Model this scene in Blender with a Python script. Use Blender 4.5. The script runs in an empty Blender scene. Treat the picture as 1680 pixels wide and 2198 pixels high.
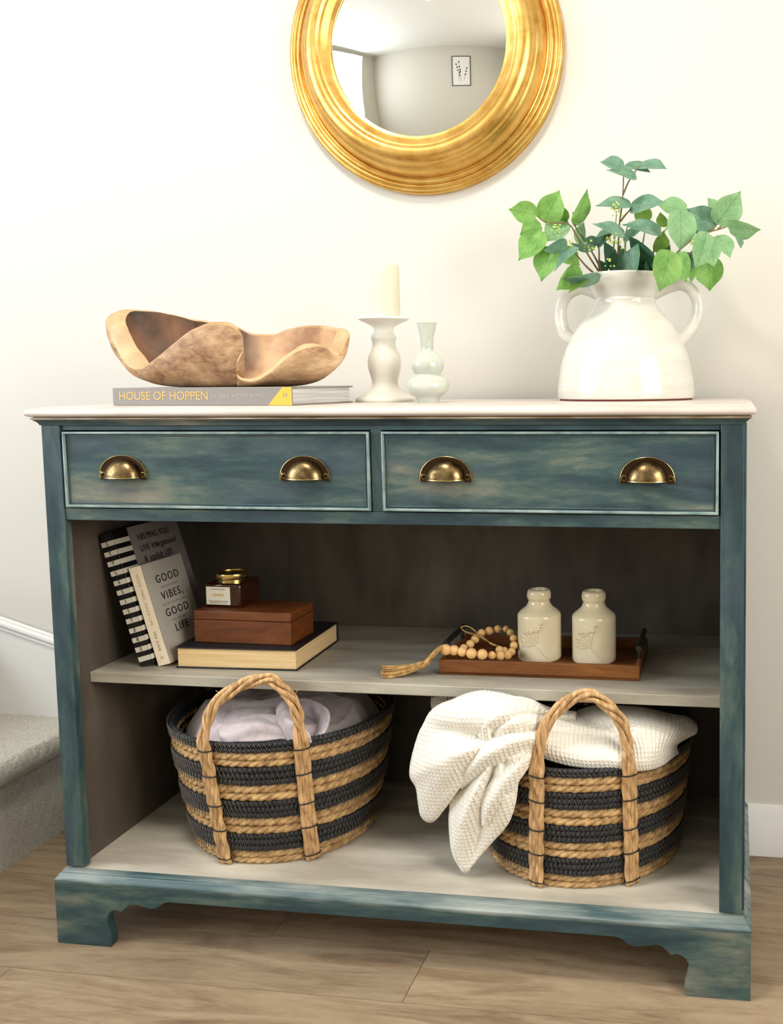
import bpy, bmesh, math, random
from mathutils import Vector, Matrix, noise as mnoise
import numpy as np
R_ = random.Random(7)
sc = bpy.context.scene
C = sc.collection
PI = math.pi
# ------------------------------------------------------------------ camera
CAM = Vector((1.1861, -1.5174, 1.0029)); YAW, PITCH, ROLL = .1482, .0881, -.0084
FPX, PX, PY = 2082.58, 1267.9, 996.58
def cam_axes():
    ca, sa = math.cos(YAW), math.sin(YAW); r = Vector((ca, sa, 0)); f = Vector((-sa, ca, 0)); u = Vector((0, 0, 1))
    cb, sb = math.cos(PITCH), math.sin(PITCH); f2 = cb*f-sb*u; u2 = cb*u+sb*f
    cc, s_ = math.cos(ROLL), math.sin(ROLL)
    return cc*r+s_*u2, -s_*r+cc*u2, f2
CR, CU, CF = cam_axes()
cd = bpy.data.cameras.new('camera'); cam = bpy.data.objects.new('camera', cd); C.objects.link(cam)
cd.sensor_fit = 'VERTICAL'; cd.sensor_height = 36; cd.sensor_width = 36; cd.lens = FPX/2198*36
cd.shift_x = (840-PX)/2198; cd.shift_y = (PY-1099)/2198; cd.clip_start = .05
M = Matrix((CR, CU, -CF)).transposed().to_4x4(); M.translation = CAM; cam.matrix_world = M
sc.camera = cam
def at(u, v, ax, val):           # the point of the plane (axis = val) that the photograph shows at pixel u, v
    d = (u-PX)/FPX*CR-(v-PY)/FPX*CU+CF
    return CAM+d*((val-CAM[ax])/d[ax])
def aty(u, v, y): return at(u, v, 1, y)
# ------------------------------------------------------------------ light
w = bpy.data.worlds.new('sky'); sc.world = w; w.use_nodes = True
w.node_tree.nodes['Background'].inputs[0].default_value = (.80, .88, 1, 1); w.node_tree.nodes['Background'].inputs[1].default_value = 1.0
def area(name, loc, target, sx, sy, power, col):
    l = bpy.data.lights.new(name, 'AREA'); l.shape = 'RECTANGLE'; l.size = sx; l.size_y = sy; l.energy = power; l.color = col
    o = bpy.data.objects.new(name, l); C.objects.link(o); o.location = loc
    o.rotation_euler = (Vector(target)-Vector(loc)).to_track_quat('-Z', 'Y').to_euler(); return o
area('window_daylight', (-1.93, -1.40, 1.75), (0.2, -1.40, 1.60), 1.7, 1.5, 46, (.87, .94, 1))      # daylight through window_1
area('ceiling_lamp_light', (.45, -.60, 2.55), (.45, -.60, 0), .33, .33, 13, (1, .94, .84))               # the ceiling light above
area('window_daylight.001', (2.53, -1.15, 1.50), (.6, -.6, .9), 1.3, 1.3, 29, (1, .95, .86))      # daylight through window_2
sc.view_settings.view_transform = 'Standard'; sc.view_settings.look = 'None'; sc.view_settings.gamma = 1
sc.view_settings.use_curve_mapping = False; sc.view_settings.exposure = 0.82
# ------------------------------------------------------------------ materials
def S(r, g, b):                  # sRGB 0-255 -> linear
    return tuple(((c/255)/12.92 if c/255 <= .04045 else ((c/255+.055)/1.055)**2.4) for c in (r, g, b))+(1,)
class NT:
    def __init__(s, name):
        s.m = bpy.data.materials.new(name); s.m.use_nodes = True; s.t = s.m.node_tree; s.b = s.t.nodes['Principled BSDF']
    def n(s, ty, **kw):
        x = s.t.nodes.new(ty)
        for k, v in kw.items():
            if k in x.inputs.keys() if isinstance(k, str) else False: pass
            setattr(x, k, v)
        return x
    def l(s, a, b): s.t.links.new(a, b)
    def coord(s, kind='Object', scale=(1, 1, 1), rot=(0, 0, 0)):
        c = s.n('ShaderNodeTexCoord'); m = s.n('ShaderNodeMapping'); m.inputs['Scale'].default_value = scale; m.inputs['Rotation'].default_value = rot
        s.l(c.outputs[kind], m.inputs[0]); return m.outputs[0]
    def noise(s, vec, scale, detail=4, rough=.55, dist=0):
        x = s.n('ShaderNodeTexNoise'); x.inputs['Scale'].default_value = scale; x.inputs['Detail'].default_value = detail
        x.inputs['Roughness'].default_value = rough; x.inputs['Distortion'].default_value = dist; s.l(vec, x.inputs['Vector']); return x.outputs['Fac']
    def ramp(s, fac, stops):
        x = s.n('ShaderNodeValToRGB'); e = x.color_ramp.elements
        while len(e) < len(stops): e.new(.5)
        for k, (p, c) in enumerate(stops): e[k].position = p; e[k].color = c
        s.l(fac, x.inputs[0]); return x.outputs[0]
    def mix(s, fac, a, b, mode='MIX'):
        x = s.n('ShaderNodeMix', data_type='RGBA', blend_type=mode)
        for sock, val in ((x.inputs[0], fac), (x.inputs[6], a), (x.inputs[7], b)):
            if hasattr(val, 'is_linked'): s.l(val, sock)
            else: sock.default_value = val
        return x.outputs[2]
    def math(s, op, a, b=0.):
        x = s.n('ShaderNodeMath', operation=op)
        for sock, val in ((x.inputs[0], a), (x.inputs[1], b)):
            if hasattr(val, 'is_linked'): s.l(val, sock)
            else: sock.default_value = val
        return x.outputs[0]
    def bump(s, h, strength=.3, dist=.002):
        x = s.n('ShaderNodeBump'); x.inputs['Strength'].default_value = strength; x.inputs['Distance'].default_value = dist
        s.l(h, x.inputs['Height']); s.l(x.outputs[0], s.b.inputs['Normal'])
    def set(s, col=None, rough=None, metal=None, spec=None, **kw):
        for k, v in (('Base Color', col), ('Roughness', rough), ('Metallic', metal), ('Specular IOR Level', spec)):
            if v is None: continue
            if hasattr(v, 'is_linked'): s.l(v, s.b.inputs[k])
            else: s.b.inputs[k].default_value = v
        for k, v in kw.items(): s.b.inputs[k.replace('_', ' ')].default_value = v
        return s.m
def speckled(name, c1, c2, scale=20, rough=.5, bump=0., bscale=None, stretch=(1, 1, 1), metal=0, detail=5, lo=.35, hi=.65, spec=.5, **kw):
    t = NT(name); v = t.coord(scale=stretch); f = t.noise(v, scale, detail)
    col = t.ramp(f, [(lo, c1), (hi, c2)])
    if bump: t.bump(t.noise(v, bscale or scale*3, 4), bump)
    return t.set(col, rough, metal, spec, **kw)
def paint(name, stretch):
    t = NT(name); v = t.coord(scale=stretch)
    big = t.noise(v, 3.2, 5, .6, .4); fine = t.noise(v, 16, 8, .75, .2)
    mixf = t.math('ADD', t.math('MULTIPLY', big, .72), t.math('MULTIPLY', fine, .28))
    col = t.ramp(mixf, [(.36, S(32, 48, 56)), (.45, S(44, 66, 70)), (.52, S(66, 86, 83)), (.58, S(96, 104, 94)), (.66, S(124, 121, 109))])
    t2 = t.noise(t.coord(scale=stretch), 7, 3); col = t.mix(t.ramp(t2, [(.5, (0, 0, 0, 1)), (.68, (.5, .5, .5, 1))]), col, S(62, 72, 86))
    t.bump(fine, .12, .001)
    return t.set(col, t.math('ADD', t.math('MULTIPLY', fine, .25), .38), spec=.35)
M_ph = paint('teal_paint_horizontal', (1, 1, 4.5)); M_pv = paint('teal_paint_vertical', (4.5, 4.5, 1))
M_bead = speckled('worn_paint_bead', S(84, 112, 116), S(150, 166, 162), 30, .35, stretch=(1, 1, 1), lo=.3, hi=.7)
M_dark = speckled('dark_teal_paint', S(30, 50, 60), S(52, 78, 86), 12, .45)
M_top = speckled('pale_limed_top', S(192, 180, 172), S(212, 203, 196), 5, .3, stretch=(1, 5, 5))
M_topedge = speckled('worn_top_edge', S(120, 96, 72), S(190, 172, 152), 18, .4, stretch=(.5, 3, 3))
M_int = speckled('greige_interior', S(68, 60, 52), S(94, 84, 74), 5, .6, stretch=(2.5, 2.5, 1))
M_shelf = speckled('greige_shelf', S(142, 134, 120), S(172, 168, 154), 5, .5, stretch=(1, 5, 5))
M_board = speckled('pale_base_board', S(160, 152, 138), S(200, 194, 180), 4, .45, stretch=(1, 4, 4))
def wallmat():
    t = NT('warm_white_wall'); v = t.coord(); t.bump(t.noise(v, 260, 3), .12, .0008); return t.set(S(208, 205, 198), .55, spec=.3)
M_wall = wallmat()
M_white = NT('white_gloss').set(S(226, 226, 226), .3)
M_room = NT('greige_room_wall').set(S(196, 191, 178), .6)
M_ceil = NT('ceiling_white').set(S(236, 234, 228), .8)
def goldmat():
    t = NT('gold_leaf'); v = t.coord(); f = t.noise(v, 22, 6, .7); col = t.ramp(f, [(.3, S(198, 146, 66)), (.5, S(216, 172, 92)), (.72, S(230, 194, 122))])
    t.bump(t.noise(v, 70, 5), .10, .001); return t.set(col, t.math('ADD', t.math('MULTIPLY', f, .2), .22), .92)
M_gold = goldmat()
M_mirror = NT('mirror_glass').set((.84, .85, .83, 1), .015, 1)
def brassmat():
    t = NT('antique_brass'); v = t.coord(); f = t.noise(v, 60, 6, .7); col = t.ramp(f, [(.32, S(60, 46, 30)), (.5, S(118, 98, 66)), (.7, S(156, 136, 98))])
    t.bump(f, .08, .0006); return t.set(col, .3, 1)
M_brass = brassmat()
M_brassrim = NT('brass_lip').set(S(198, 176, 120), .25, 1)
M_flange = NT('dark_brass_flange').set(S(70, 54, 38), .4, 1)  # darker brass for the flange between hood and lip
M_screw = NT('dark_screw').set(S(52, 40, 28), .4, 1)
def woodmat(name, cols, stretch, scale=9, rough=.45, rings=True):
    t = NT(name); v = t.coord(scale=stretch); f = t.noise(v, scale, 8, .65, 1.2)
    g = t.noise(t.coord(scale=tuple(s*(.6 if i else .25) for i, s in enumerate(stretch))), scale*9, 3)
    f2 = t.math('ADD', t.math('MULTIPLY', f, .75), t.math('MULTIPLY', g, .25))
    col = t.ramp(f2, cols); t.bump(g, .1, .001); return t.set(col, rough)
M_tray = woodmat('walnut_tray', [(.3, S(82, 44, 16)), (.5, S(116, 66, 26)), (.7, S(138, 86, 38))], (1, 6, 6), 6)
M_box = woodmat('mahogany_box', [(.3, S(72, 34, 10)), (.5, S(104, 54, 18)), (.7, S(122, 68, 26))], (1.5, 1.5, 7), 7)
def floormat():
    t = NT('oak_vinyl_plank'); oi = t.n('ShaderNodeObjectInfo')
    mp = t.n('ShaderNodeMapping'); tc = t.n('ShaderNodeTexCoord'); mp.inputs['Scale'].default_value = (1, 5.5, 5); t.l(tc.outputs['Object'], mp.inputs[0])
    comb = t.n('ShaderNodeCombineXYZ'); t.l(t.math('MULTIPLY', oi.outputs['Random'], 40), comb.inputs[0]); t.l(t.math('MULTIPLY', oi.outputs['Random'], 17), comb.inputs[1]); t.l(comb.outputs[0], mp.inputs['Location'])
    v = mp.outputs[0]; f = t.noise(v, 3.2, 8, .62, 1.4); g = t.noise(v, 26, 6, .7, .3)
    ff = t.math('ADD', t.math('MULTIPLY', f, .7), t.math('MULTIPLY', g, .3))
    col = t.ramp(ff, [(.28, S(108, 86, 66)), (.42, S(136, 115, 92)), (.52, S(154, 134, 110)), (.68, S(172, 153, 128))])
    tint = t.ramp(oi.outputs['Random'], [(0, (.86, .86, .86, 1)), (1, (1.06, 1.04, 1.0, 1))]); col = t.mix(1., col, tint, 'MULTIPLY')
    t.bump(ff, .25, .0012); return t.set(col, t.math('ADD', t.math('MULTIPLY', g, .25), .38))
M_floor = floormat()
M_joint = NT('dark_joint').set(S(70, 54, 40), .8)
def carpetmat(name, c1, c2, c3):
    t = NT(name); v = t.coord(); f = t.noise(v, 230, 4, .7); col = t.ramp(f, [(.3, c1), (.5, c2), (.7, c3)]); t.bump(f, .9, .004)
    return t.set(col, .95, spec=.1, Sheen_Weight=.2)
M_carpet = carpetmat('loop_carpet', S(160, 154, 142), S(198, 192, 180), S(222, 218, 208))
M_carpet2 = carpetmat('riser_carpet', S(126, 124, 122), S(156, 152, 148), S(182, 178, 174))
def teakmat():
    t = NT('teak_root'); v = t.coord(scale=(3, 3, 6)); f = t.noise(v, 2.6, 6, .6, .9); g = t.noise(v, 14, 6, .65, .6)
    ff = t.math('ADD', t.math('MULTIPLY', f, .6), t.math('MULTIPLY', g, .4))
    col = t.ramp(ff, [(.30, S(84, 58, 42)), (.40, S(136, 98, 68)), (.50, S(176, 138, 100)), (.62, S(206, 174, 134)), (.72, S(218, 190, 156))])
    t.bump(g, .35, .004); return t.set(col, .5)
M_teak = teakmat()
M_teakrim = speckled('teak_pale_sapwood', S(160, 124, 84), S(204, 174, 132), 11, .5, bump=.4)
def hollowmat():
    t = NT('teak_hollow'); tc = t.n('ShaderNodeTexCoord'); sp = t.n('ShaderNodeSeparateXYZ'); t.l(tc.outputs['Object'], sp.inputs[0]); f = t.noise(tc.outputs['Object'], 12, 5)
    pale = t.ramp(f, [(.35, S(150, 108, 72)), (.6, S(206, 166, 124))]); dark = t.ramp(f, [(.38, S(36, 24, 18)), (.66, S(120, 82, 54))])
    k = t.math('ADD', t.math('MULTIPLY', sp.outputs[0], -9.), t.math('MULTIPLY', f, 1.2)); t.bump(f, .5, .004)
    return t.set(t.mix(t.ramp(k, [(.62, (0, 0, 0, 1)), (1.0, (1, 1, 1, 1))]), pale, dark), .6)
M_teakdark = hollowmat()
M_cer = NT('matt_white_ceramic').set(S(222, 219, 210), .45)
M_wax = NT('ivory_wax').set(S(208, 201, 180), .5, Subsurface_Weight=.3, Subsurface_Radius=(.02, .015, .01), Subsurface_Scale=.5)
M_sage = speckled('pale_sage_glaze', S(178, 184, 172), S(196, 200, 190), 14, .12)
def jugmat():
    t = NT('white_jug_glaze'); v = t.coord(scale=(1, 1, 9)); f = t.noise(v, 7, 4); col = t.ramp(f, [(.3, S(196, 193, 184)), (.7, S(210, 208, 200))]); t.bump(f, .15, .003)
    return t.set(col, .13)
M_jug = jugmat()
M_terra = NT('terracotta_foot').set(S(120, 62, 48), .8)
M_cream = speckled('cream_glaze', S(218, 204, 170), S(234, 222, 192), 12, .16)
M_leaf = []
for nm, a, b in (('leaf_green', S(100, 150, 70), S(140, 184, 100)), ('leaf_pale', S(124, 170, 120), S(152, 192, 142)), ('leaf_blue_green', S(92, 134, 110), S(130, 166, 142)), ('leaf_dark', S(40, 82, 60), S(72, 112, 84)), ('leaf_olive', S(108, 150, 60), S(146, 178, 90))):
    t = NT(nm); uv = t.n('ShaderNodeUVMap'); sp = t.n('ShaderNodeSeparateXYZ'); t.l(uv.outputs[0], sp.inputs[0])
    dx = t.math('ABSOLUTE', t.math('SUBTRACT', sp.outputs[0], .5))
    mid = t.math('LESS_THAN', dx, .012)
    vv = t.math('FRACT', t.math('MULTIPLY', t.math('SUBTRACT', sp.outputs[1], t.math('MULTIPLY', dx, .9)), 5.5))
    side = t.math('MULTIPLY', t.math('LESS_THAN', vv, .07), t.math('LESS_THAN', dx, .30))
    vein = t.math('MAXIMUM', mid, side)
    f = t.noise(t.coord(), 45, 3); col = t.ramp(f, [(.3, a), (.7, b)]); col = t.mix(t.math('MULTIPLY', vein, .38), col, S(44, 78, 36))
    t.set(col, .5, spec=.3); t.b.inputs['Transmission Weight'].default_value = 0
    tr = t.n('ShaderNodeBsdfTranslucent'); t.l(col, tr.inputs[0]); ms = t.n('ShaderNodeMixShader'); ms.inputs[0].default_value = .28
    t.l(t.b.outputs[0], ms.inputs[1]); t.l(tr.outputs[0], ms.inputs[2]); t.l(ms.outputs[0], t.t.nodes['Material Output'].inputs[0])
    M_leaf.append(t.m)
M_stem = NT('stem_brown').set(S(116, 92, 60), .6); M_stemg = NT('stem_green').set(S(120, 150, 80), .6)
M_bud = NT('bud_yellow').set(S(186, 204, 104), .6)
M_rope = speckled('seagrass_rope', S(132, 98, 58), S(206, 170, 118), 60, .7, bump=.5, bscale=260, stretch=(1, 1, 1), detail=6, lo=.3, hi=.66)
M_ropeh = speckled('seagrass_handle', S(148, 112, 70), S(218, 178, 128), 70, .62, bump=.5, bscale=260, stretch=(2, 2, .5), detail=6, lo=.3, hi=.66)
M_black = speckled('navy_black_rope', S(16, 18, 22), S(44, 48, 54), 90, .7, bump=.6, bscale=300)
M_thread = NT('grey_thread').set(S(112, 105, 94), .6)
M_tie = NT('black_tie').set(S(14, 13, 14), .5)
def clothmat(name, c1, c2, waffle):
    t = NT(name); f = t.noise(t.coord(), 60, 4)
    if waffle:
        uv = t.n('ShaderNodeUVMap'); sp = t.n('ShaderNodeSeparateXYZ'); t.l(uv.outputs[0], sp.inputs[0])
        a = t.math('ABSOLUTE', t.math('SINE', t.math('MULTIPLY', sp.outputs[0], PI/.0075))); b = t.math('ABSOLUTE', t.math('SINE', t.math('MULTIPLY', sp.outputs[1], PI/.0075)))
        h = t.math('MAXIMUM', t.math('POWER', a, 4.), t.math('MULTIPLY', t.math('POWER', b, 4.), .6)); t.bump(h, .75, .002)
    else: t.bump(t.noise(t.coord(), 420, 3), .7, .002)
    return t.set(t.ramp(f, [(.3, c1), (.7, c2)]), .9, spec=.1, Sheen_Weight=.3)
M_waffle = clothmat('white_waffle_cotton', S(236, 231, 219), S(244, 240, 230), True)
M_fleece = clothmat('lilac_grey_fleece', S(190, 176, 180), S(214, 202, 204), False)
M_paper = speckled('book_pages', S(216, 182, 130), S(238, 208, 156), 5, .8, bump=.5, bscale=40, stretch=(1, 1, 60))
M_paperw = speckled('white_pages', S(176, 176, 172), S(214, 214, 210), 5, .8, bump=.5, bscale=30, stretch=(1, 1, 50))
M_blackcov = NT('black_cloth_cover').set(S(22, 20, 22), .55)
M_greycov = NT('grey_cloth_cover').set(S(132, 126, 122), .6)
M_yellow = NT('mustard_corner').set(S(232, 172, 52), .5); M_goldink = NT('gold_ink').set(S(204, 160, 78), .4)
M_lightink = NT('light_ink').set(S(172, 164, 152), .5)
M_ink = NT('black_ink').set(S(24, 22, 22), .5); M_greyink = NT('grey_ink').set(S(150, 142, 130), .6)
M_gvcover = NT('grey_book_cover').set(S(176, 170, 158), .45); M_gvspine = NT('cream_book_spine').set(S(240, 226, 202), .45)
M_pinkink = NT('pale_pink_ink').set(S(196, 168, 146), .5)
M_ssgrey = NT('silver_grey_cover').set(S(140, 132, 132), .35); M_stripe = NT('white_stripe').set(S(214, 208, 194), .4); M_ssblack = NT('black_stripe').set(S(14, 14, 16), .4)
M_amber = NT('amber_glass').set(S(70, 32, 12), .06, Transmission_Weight=.45, Coat_Weight=.3)
M_lid = NT('gold_lid').set(S(206, 180, 112), .25, 1); M_lab = NT('cream_label').set(S(222, 216, 200), .6)
M_beadw = woodmat('bead_wood', [(.3, S(200, 152, 92)), (.55, S(228, 184, 122)), (.75, S(240, 206, 150))], (1, 1, 3), 14, .5)
M_jute = speckled('jute_twine', S(146, 108, 58), S(204, 164, 102), 90, .8, bump=.4, stretch=(1, 1, 1))
M_iron = NT('dark_iron').set(S(58, 60, 64), .35, .8)
M_artp = NT('art_paper').set(S(222, 220, 214), .6); M_frameb = NT('black_frame').set(S(30, 28, 28), .4)
M_glow = NT('lamp_diffuser').set((1, .9, .78, 1), .5); M_glow.node_tree.nodes['Principled BSDF'].inputs['Emission Color'].default_value = (1, .86, .7, 1); M_glow.node_tree.nodes['Principled BSDF'].inputs['Emission Strength'].default_value = 2.0
def glassmat():
    t = NT('window_glass'); return t.set((1, 1, 1, 1), .0, Transmission_Weight=1.0)
M_glass = glassmat()
# ------------------------------------------------------------------ mesh helpers
class MB:
    def __init__(s): s.v = []; s.f = []; s.m = []; s.uv = {}
    def add(s, vs, fs, mi=0, uvs=None):
        o = len(s.v); s.v += [tuple(p) for p in vs]
        for k, f in enumerate(fs):
            if uvs: s.uv[len(s.f)] = [uvs[i] for i in f]
            s.f.append(tuple(i+o for i in f)); s.m.append(mi)
    def box(s, x0, x1, y0, y1, z0, z1, mi=0):
        s.add([(x, y, z) for x in (x0, x1) for y in (y0, y1) for z in (z0, z1)], [(0, 1, 3, 2), (4, 6, 7, 5), (0, 4, 5, 1), (2, 3, 7, 6), (0, 2, 6, 4), (1, 5, 7, 3)], mi)
    def obox(s, org, ax, ay, az, mi=0):      # oriented box: three edge vectors
        s.add([org+ax*i+ay*j+az*k for i in (0, 1) for j in (0, 1) for k in (0, 1)], [(0, 1, 3, 2), (4, 6, 7, 5), (0, 4, 5, 1), (2, 3, 7, 6), (0, 2, 6, 4), (1, 5, 7, 3)], mi)
    def lathe(s, prof, c, seg=64, axis='z', mi=0):   # prof: (radius, height)
        vs = []
        for r, h in prof:
            for k in range(seg):
                a = 2*PI*k/seg; x, y = r*math.cos(a), r*math.sin(a)
                vs.append((c[0]+x, c[1]+y, c[2]+h) if axis == 'z' else (c[0]+x, c[1]-h, c[2]+y))
        fs = [(i*seg+k, i*seg+(k+1) % seg, (i+1)*seg+(k+1) % seg, (i+1)*seg+k) for i in range(len(prof)-1) for k in range(seg)]
        s.add(vs, fs, mi)
    def tube(s, path, r, sides=6, closed=False, mi=0, flat=1.):
        path = [Vector(p) for p in path]; n = len(path); vs = []; pn = None
        for i, p in enumerate(path):
            if closed: t = (path[(i+1) % n]-path[i-1])
            else: t = path[min(i+1, n-1)]-path[max(i-1, 0)]
            t.normalize()
            if pn is None: pn = t.orthogonal().normalized()
            pn = (pn-t*pn.dot(t)).normalized(); b = t.cross(pn)
            rr = r[i] if isinstance(r, (list, tuple)) else r
            for k in range(sides):
                a = 2*PI*k/sides; vs.append(p+(pn*math.cos(a)+b*math.sin(a)*flat)*rr)
        fs = []
        for i in range(n if closed else n-1):
            j = (i+1) % n
            for k in range(sides): fs.append((i*sides+k, i*sides+(k+1) % sides, j*sides+(k+1) % sides, j*sides+k))
        if not closed: fs += [tuple(range(sides))[::-1], tuple((n-1)*sides+k for k in range(sides))]
        s.add(vs, fs, mi)
    def sphere(s, c, r, seg=16, rings=10, mi=0, sc3=(1, 1, 1)):
        prof = [(c[0]+0, 0)]
        vs = [(c[0], c[1], c[2]-r*sc3[2])]
        for i in range(1, rings):
            a = -PI/2+PI*i/rings
            for k in range(seg):
                b = 2*PI*k/seg; vs.append((c[0]+r*sc3[0]*math.cos(a)*math.cos(b), c[1]+r*sc3[1]*math.cos(a)*math.sin(b), c[2]+r*sc3[2]*math.sin(a)))
        vs.append((c[0], c[1], c[2]+r*sc3[2])); L = len(vs)-1; fs = [(0, 1+(k+1) % seg, 1+k) for k in range(seg)]
        for i in range(rings-2):
            for k in range(seg): fs.append((1+i*seg+k, 1+i*seg+(k+1) % seg, 1+(i+1)*seg+(k+1) % seg, 1+(i+1)*seg+k))
        fs += [(L, 1+(rings-2)*seg+k, 1+(rings-2)*seg+(k+1) % seg) for k in range(seg)]; s.add(vs, fs, mi)
    def grid(s, P, mi=0, uvs=None):          # P[i][j] points
        n, m = len(P), len(P[0]); vs = [p for r in P for p in r]
        fs = [(i*m+j, i*m+j+1, (i+1)*m+j+1, (i+1)*m+j) for i in range(n-1) for j in range(m-1)]
        s.add(vs, fs, mi, [u for r in uvs for u in r] if uvs else None)
    def prism(s, outline, plane, a, b, mi=0):  # outline of 2D points extruded between a and b on the missing axis
        n = len(outline)
        def P3(p, t): return {'xz': (p[0], t, p[1]), 'yz': (t, p[0], p[1]), 'xy': (p[0], p[1], t)}[plane]
        vs = [P3(p, a) for p in outline]+[P3(p, b) for p in outline]
        s.add(vs, [tuple(range(n)), tuple(range(2*n-1, n-1, -1))]+[(k, k+n, (k+1) % n+n, (k+1) % n) for k in range(n)], mi)
    def mould(s, prof, x0, x1, y0, yb, mi=0):  # prof (outward, z) run round left end, front, right end
        P = [[(x0-o, yb, z), (x0-o, y0-o, z), (x1+o, y0-o, z), (x1+o, yb, z)] for o, z in prof]; s.grid(P, mi)
    def frame(s, prof, x0, x1, z0, z1, mi=0):  # prof (inset, y) run round a rectangle in the xz plane
        for i in range(len(prof)-1):
            (a, ya), (b, yb) = prof[i], prof[i+1]
            A = [(x0+a, ya, z0+a), (x1-a, ya, z0+a), (x1-a, ya, z1-a), (x0+a, ya, z1-a)]; B = [(x0+b, yb, z0+b), (x1-b, yb, z0+b), (x1-b, yb, z1-b), (x0+b, yb, z1-b)]
            s.add(A+B, [(k, (k+1) % 4, (k+1) % 4+4, k+4) for k in range(4)], mi)
def origin(o):
    v = Vector((0, 0, 0))
    while o: v += o.location; o = o.parent
    return v
def build(name, mb, mats, parent=None, base=None, smooth=True, angle=35, bevel=0, solid=0, subd=0, label=None, kind=None, recalc=True):
    me = bpy.data.meshes.new(name); off = origin(parent) if parent else Vector(base or (0, 0, 0))
    me.from_pydata([tuple(Vector(p)-off) for p in mb.v], [], mb.f)
    for m in (mats if isinstance(mats, (list, tuple)) else [mats]): me.materials.append(m)
    me.polygons.foreach_set('material_index', mb.m)
    if mb.uv:
        ul = me.uv_layers.new(name='UVMap')
        for fi, uvs in mb.uv.items():
            p = me.polygons[fi]
            for k, li in enumerate(p.loop_indices): ul.data[li].uv = uvs[k]
    if recalc and not mb.uv:
        bm = bmesh.new(); bm.from_mesh(me); bmesh.ops.remove_doubles(bm, verts=bm.verts, dist=1e-6); bmesh.ops.recalc_face_normals(bm, faces=bm.faces); bm.to_mesh(me); bm.free()
    me.validate(); me.update()
    if smooth:
        me.shade_smooth(); me.set_sharp_from_angle(angle=math.radians(angle))
    o = bpy.data.objects.new(name, me); C.objects.link(o)
    if parent: o.parent = parent
    else: o.location = off
    if solid: m = o.modifiers.new('solid', 'SOLIDIFY'); m.thickness = solid; m.offset = 0
    if bevel: m = o.modifiers.new('bevel', 'BEVEL'); m.width = bevel; m.segments = 2; m.limit_method = 'ANGLE'; m.angle_limit = .6
    if subd: m = o.modifiers.new('subd', 'SUBSURF'); m.levels = subd; m.render_levels = subd
    if label: o['label'] = label
    if kind: o['kind'] = kind
    return o
def tag(o, label, cat, group=None):
    o['label'] = label; o['category'] = cat
    if group: o['group'] = group
    return o
def thing(name, label, cat, loc, group=None):
    o = bpy.data.objects.new(name, None); C.objects.link(o); o.location = loc; o.empty_display_size = .05
    return tag(o, label, cat, group)
def text(name, body, size, mat, org, xdir, up, parent, align='CENTER', spacing=1., extr=.0002, stretch=1., shear=0.):
    cu = bpy.data.curves.new(name, 'FONT'); cu.body = body; cu.size = size; cu.align_x = align; cu.align_y = 'CENTER'; cu.space_character = spacing; cu.extrude = extr; cu.resolution_u = 3; cu.shear = shear
    tmp = bpy.data.objects.new('tmp', cu); C.objects.link(tmp); bpy.context.view_layer.update()
    me = bpy.data.meshes.new_from_object(tmp.evaluated_get(bpy.context.evaluated_depsgraph_get())); bpy.data.objects.remove(tmp)
    xd = Vector(xdir).normalized(); u = Vector(up).normalized(); nn = xd.cross(u)
    Mx = Matrix((xd*stretch, u, nn)).transposed().to_4x4(); Mx.translation = Vector(org)-origin(parent); me.transform(Mx)
    me.materials.clear(); me.materials.append(mat); me.name = name
    o = bpy.data.objects.new(name, me); C.objects.link(o); o.parent = parent; return o
def catmull(P, n):
    out = []; m = len(P)
    for i in range(m-1):
        p0, p1, p2, p3 = P[max(i-1, 0)], P[i], P[i+1], P[min(i+2, m-1)]
        for k in range(n):
            t = k/n; out.append(.5*((2*p1)+(p2-p0)*t+(2*p0-5*p1+4*p2-p3)*t*t+(3*p1-p0-3*p2+p3)*t**3))
    out.append(P[-1]); return out
def net(rows, n, m):             # bicubic surface through a net of control points
    rr = [catmull([Vector(p) for p in r], m) for r in rows]; cols = [catmull([rr[i][j] for i in range(len(rr))], n) for j in range(len(rr[0]))]
    return [[cols[j][i] for j in range(len(cols))] for i in range(len(cols[0]))]
def uvgrid(P):
    n, m = len(P), len(P[0]); U = [[0.]*m for _ in range(n)]; V = [[0.]*m for _ in range(n)]
    mid = n//2; midc = m//2
    for i in range(n):
        for j in range(m):
            U[i][j] = 0 if j == 0 else U[i][j-1]+(Vector(P[mid][j])-Vector(P[mid][j-1])).length
            V[i][j] = 0 if i == 0 else V[i-1][j]+(Vector(P[i][midc])-Vector(P[i-1][midc])).length
    return [[(U[i][j], V[i][j]) for j in range(m)] for i in range(n)]
# ------------------------------------------------------------------ setting
WY = .486; XL, XR, YF, ZC = -2.0, 2.6, -3.0, 2.6
def struct(name, mb, m, **kw): return build(name, mb, m, kind='structure', **kw)
b = MB(); b.box(XL-.1, XR+.1, WY, WY+.1, -.05, ZC); struct('wall_back', b, M_wall)
b = MB(); vy0, vy1, vz0, vz1 = -1.85, -.45, .8, 2.2
b.box(XR, XR+.1, YF-.1, WY, -.05, vz0); b.box(XR, XR+.1, YF-.1, WY, vz1, ZC); b.box(XR, XR+.1, YF-.1, vy0, vz0, vz1); b.box(XR, XR+.1, vy1, WY, vz0, vz1); struct('wall_right', b, M_room)
b = MB(); b.box(XL-.1, XR+.1, YF-.1, YF, -.05, ZC); wf = struct('wall_front', b, M_room)
b = MB(); wy0, wy1, wz0, wz1 = -2.3, -.5, .95, 2.5
b.box(XL-.1, XL, YF, WY, -.05, wz0); b.box(XL-.1, XL, YF, WY, wz1, ZC); b.box(XL-.1, XL, YF, wy0, wz0, wz1); b.box(XL-.1, XL, wy1, WY, wz0, wz1); struct('wall_left', b, M_room)
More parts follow.
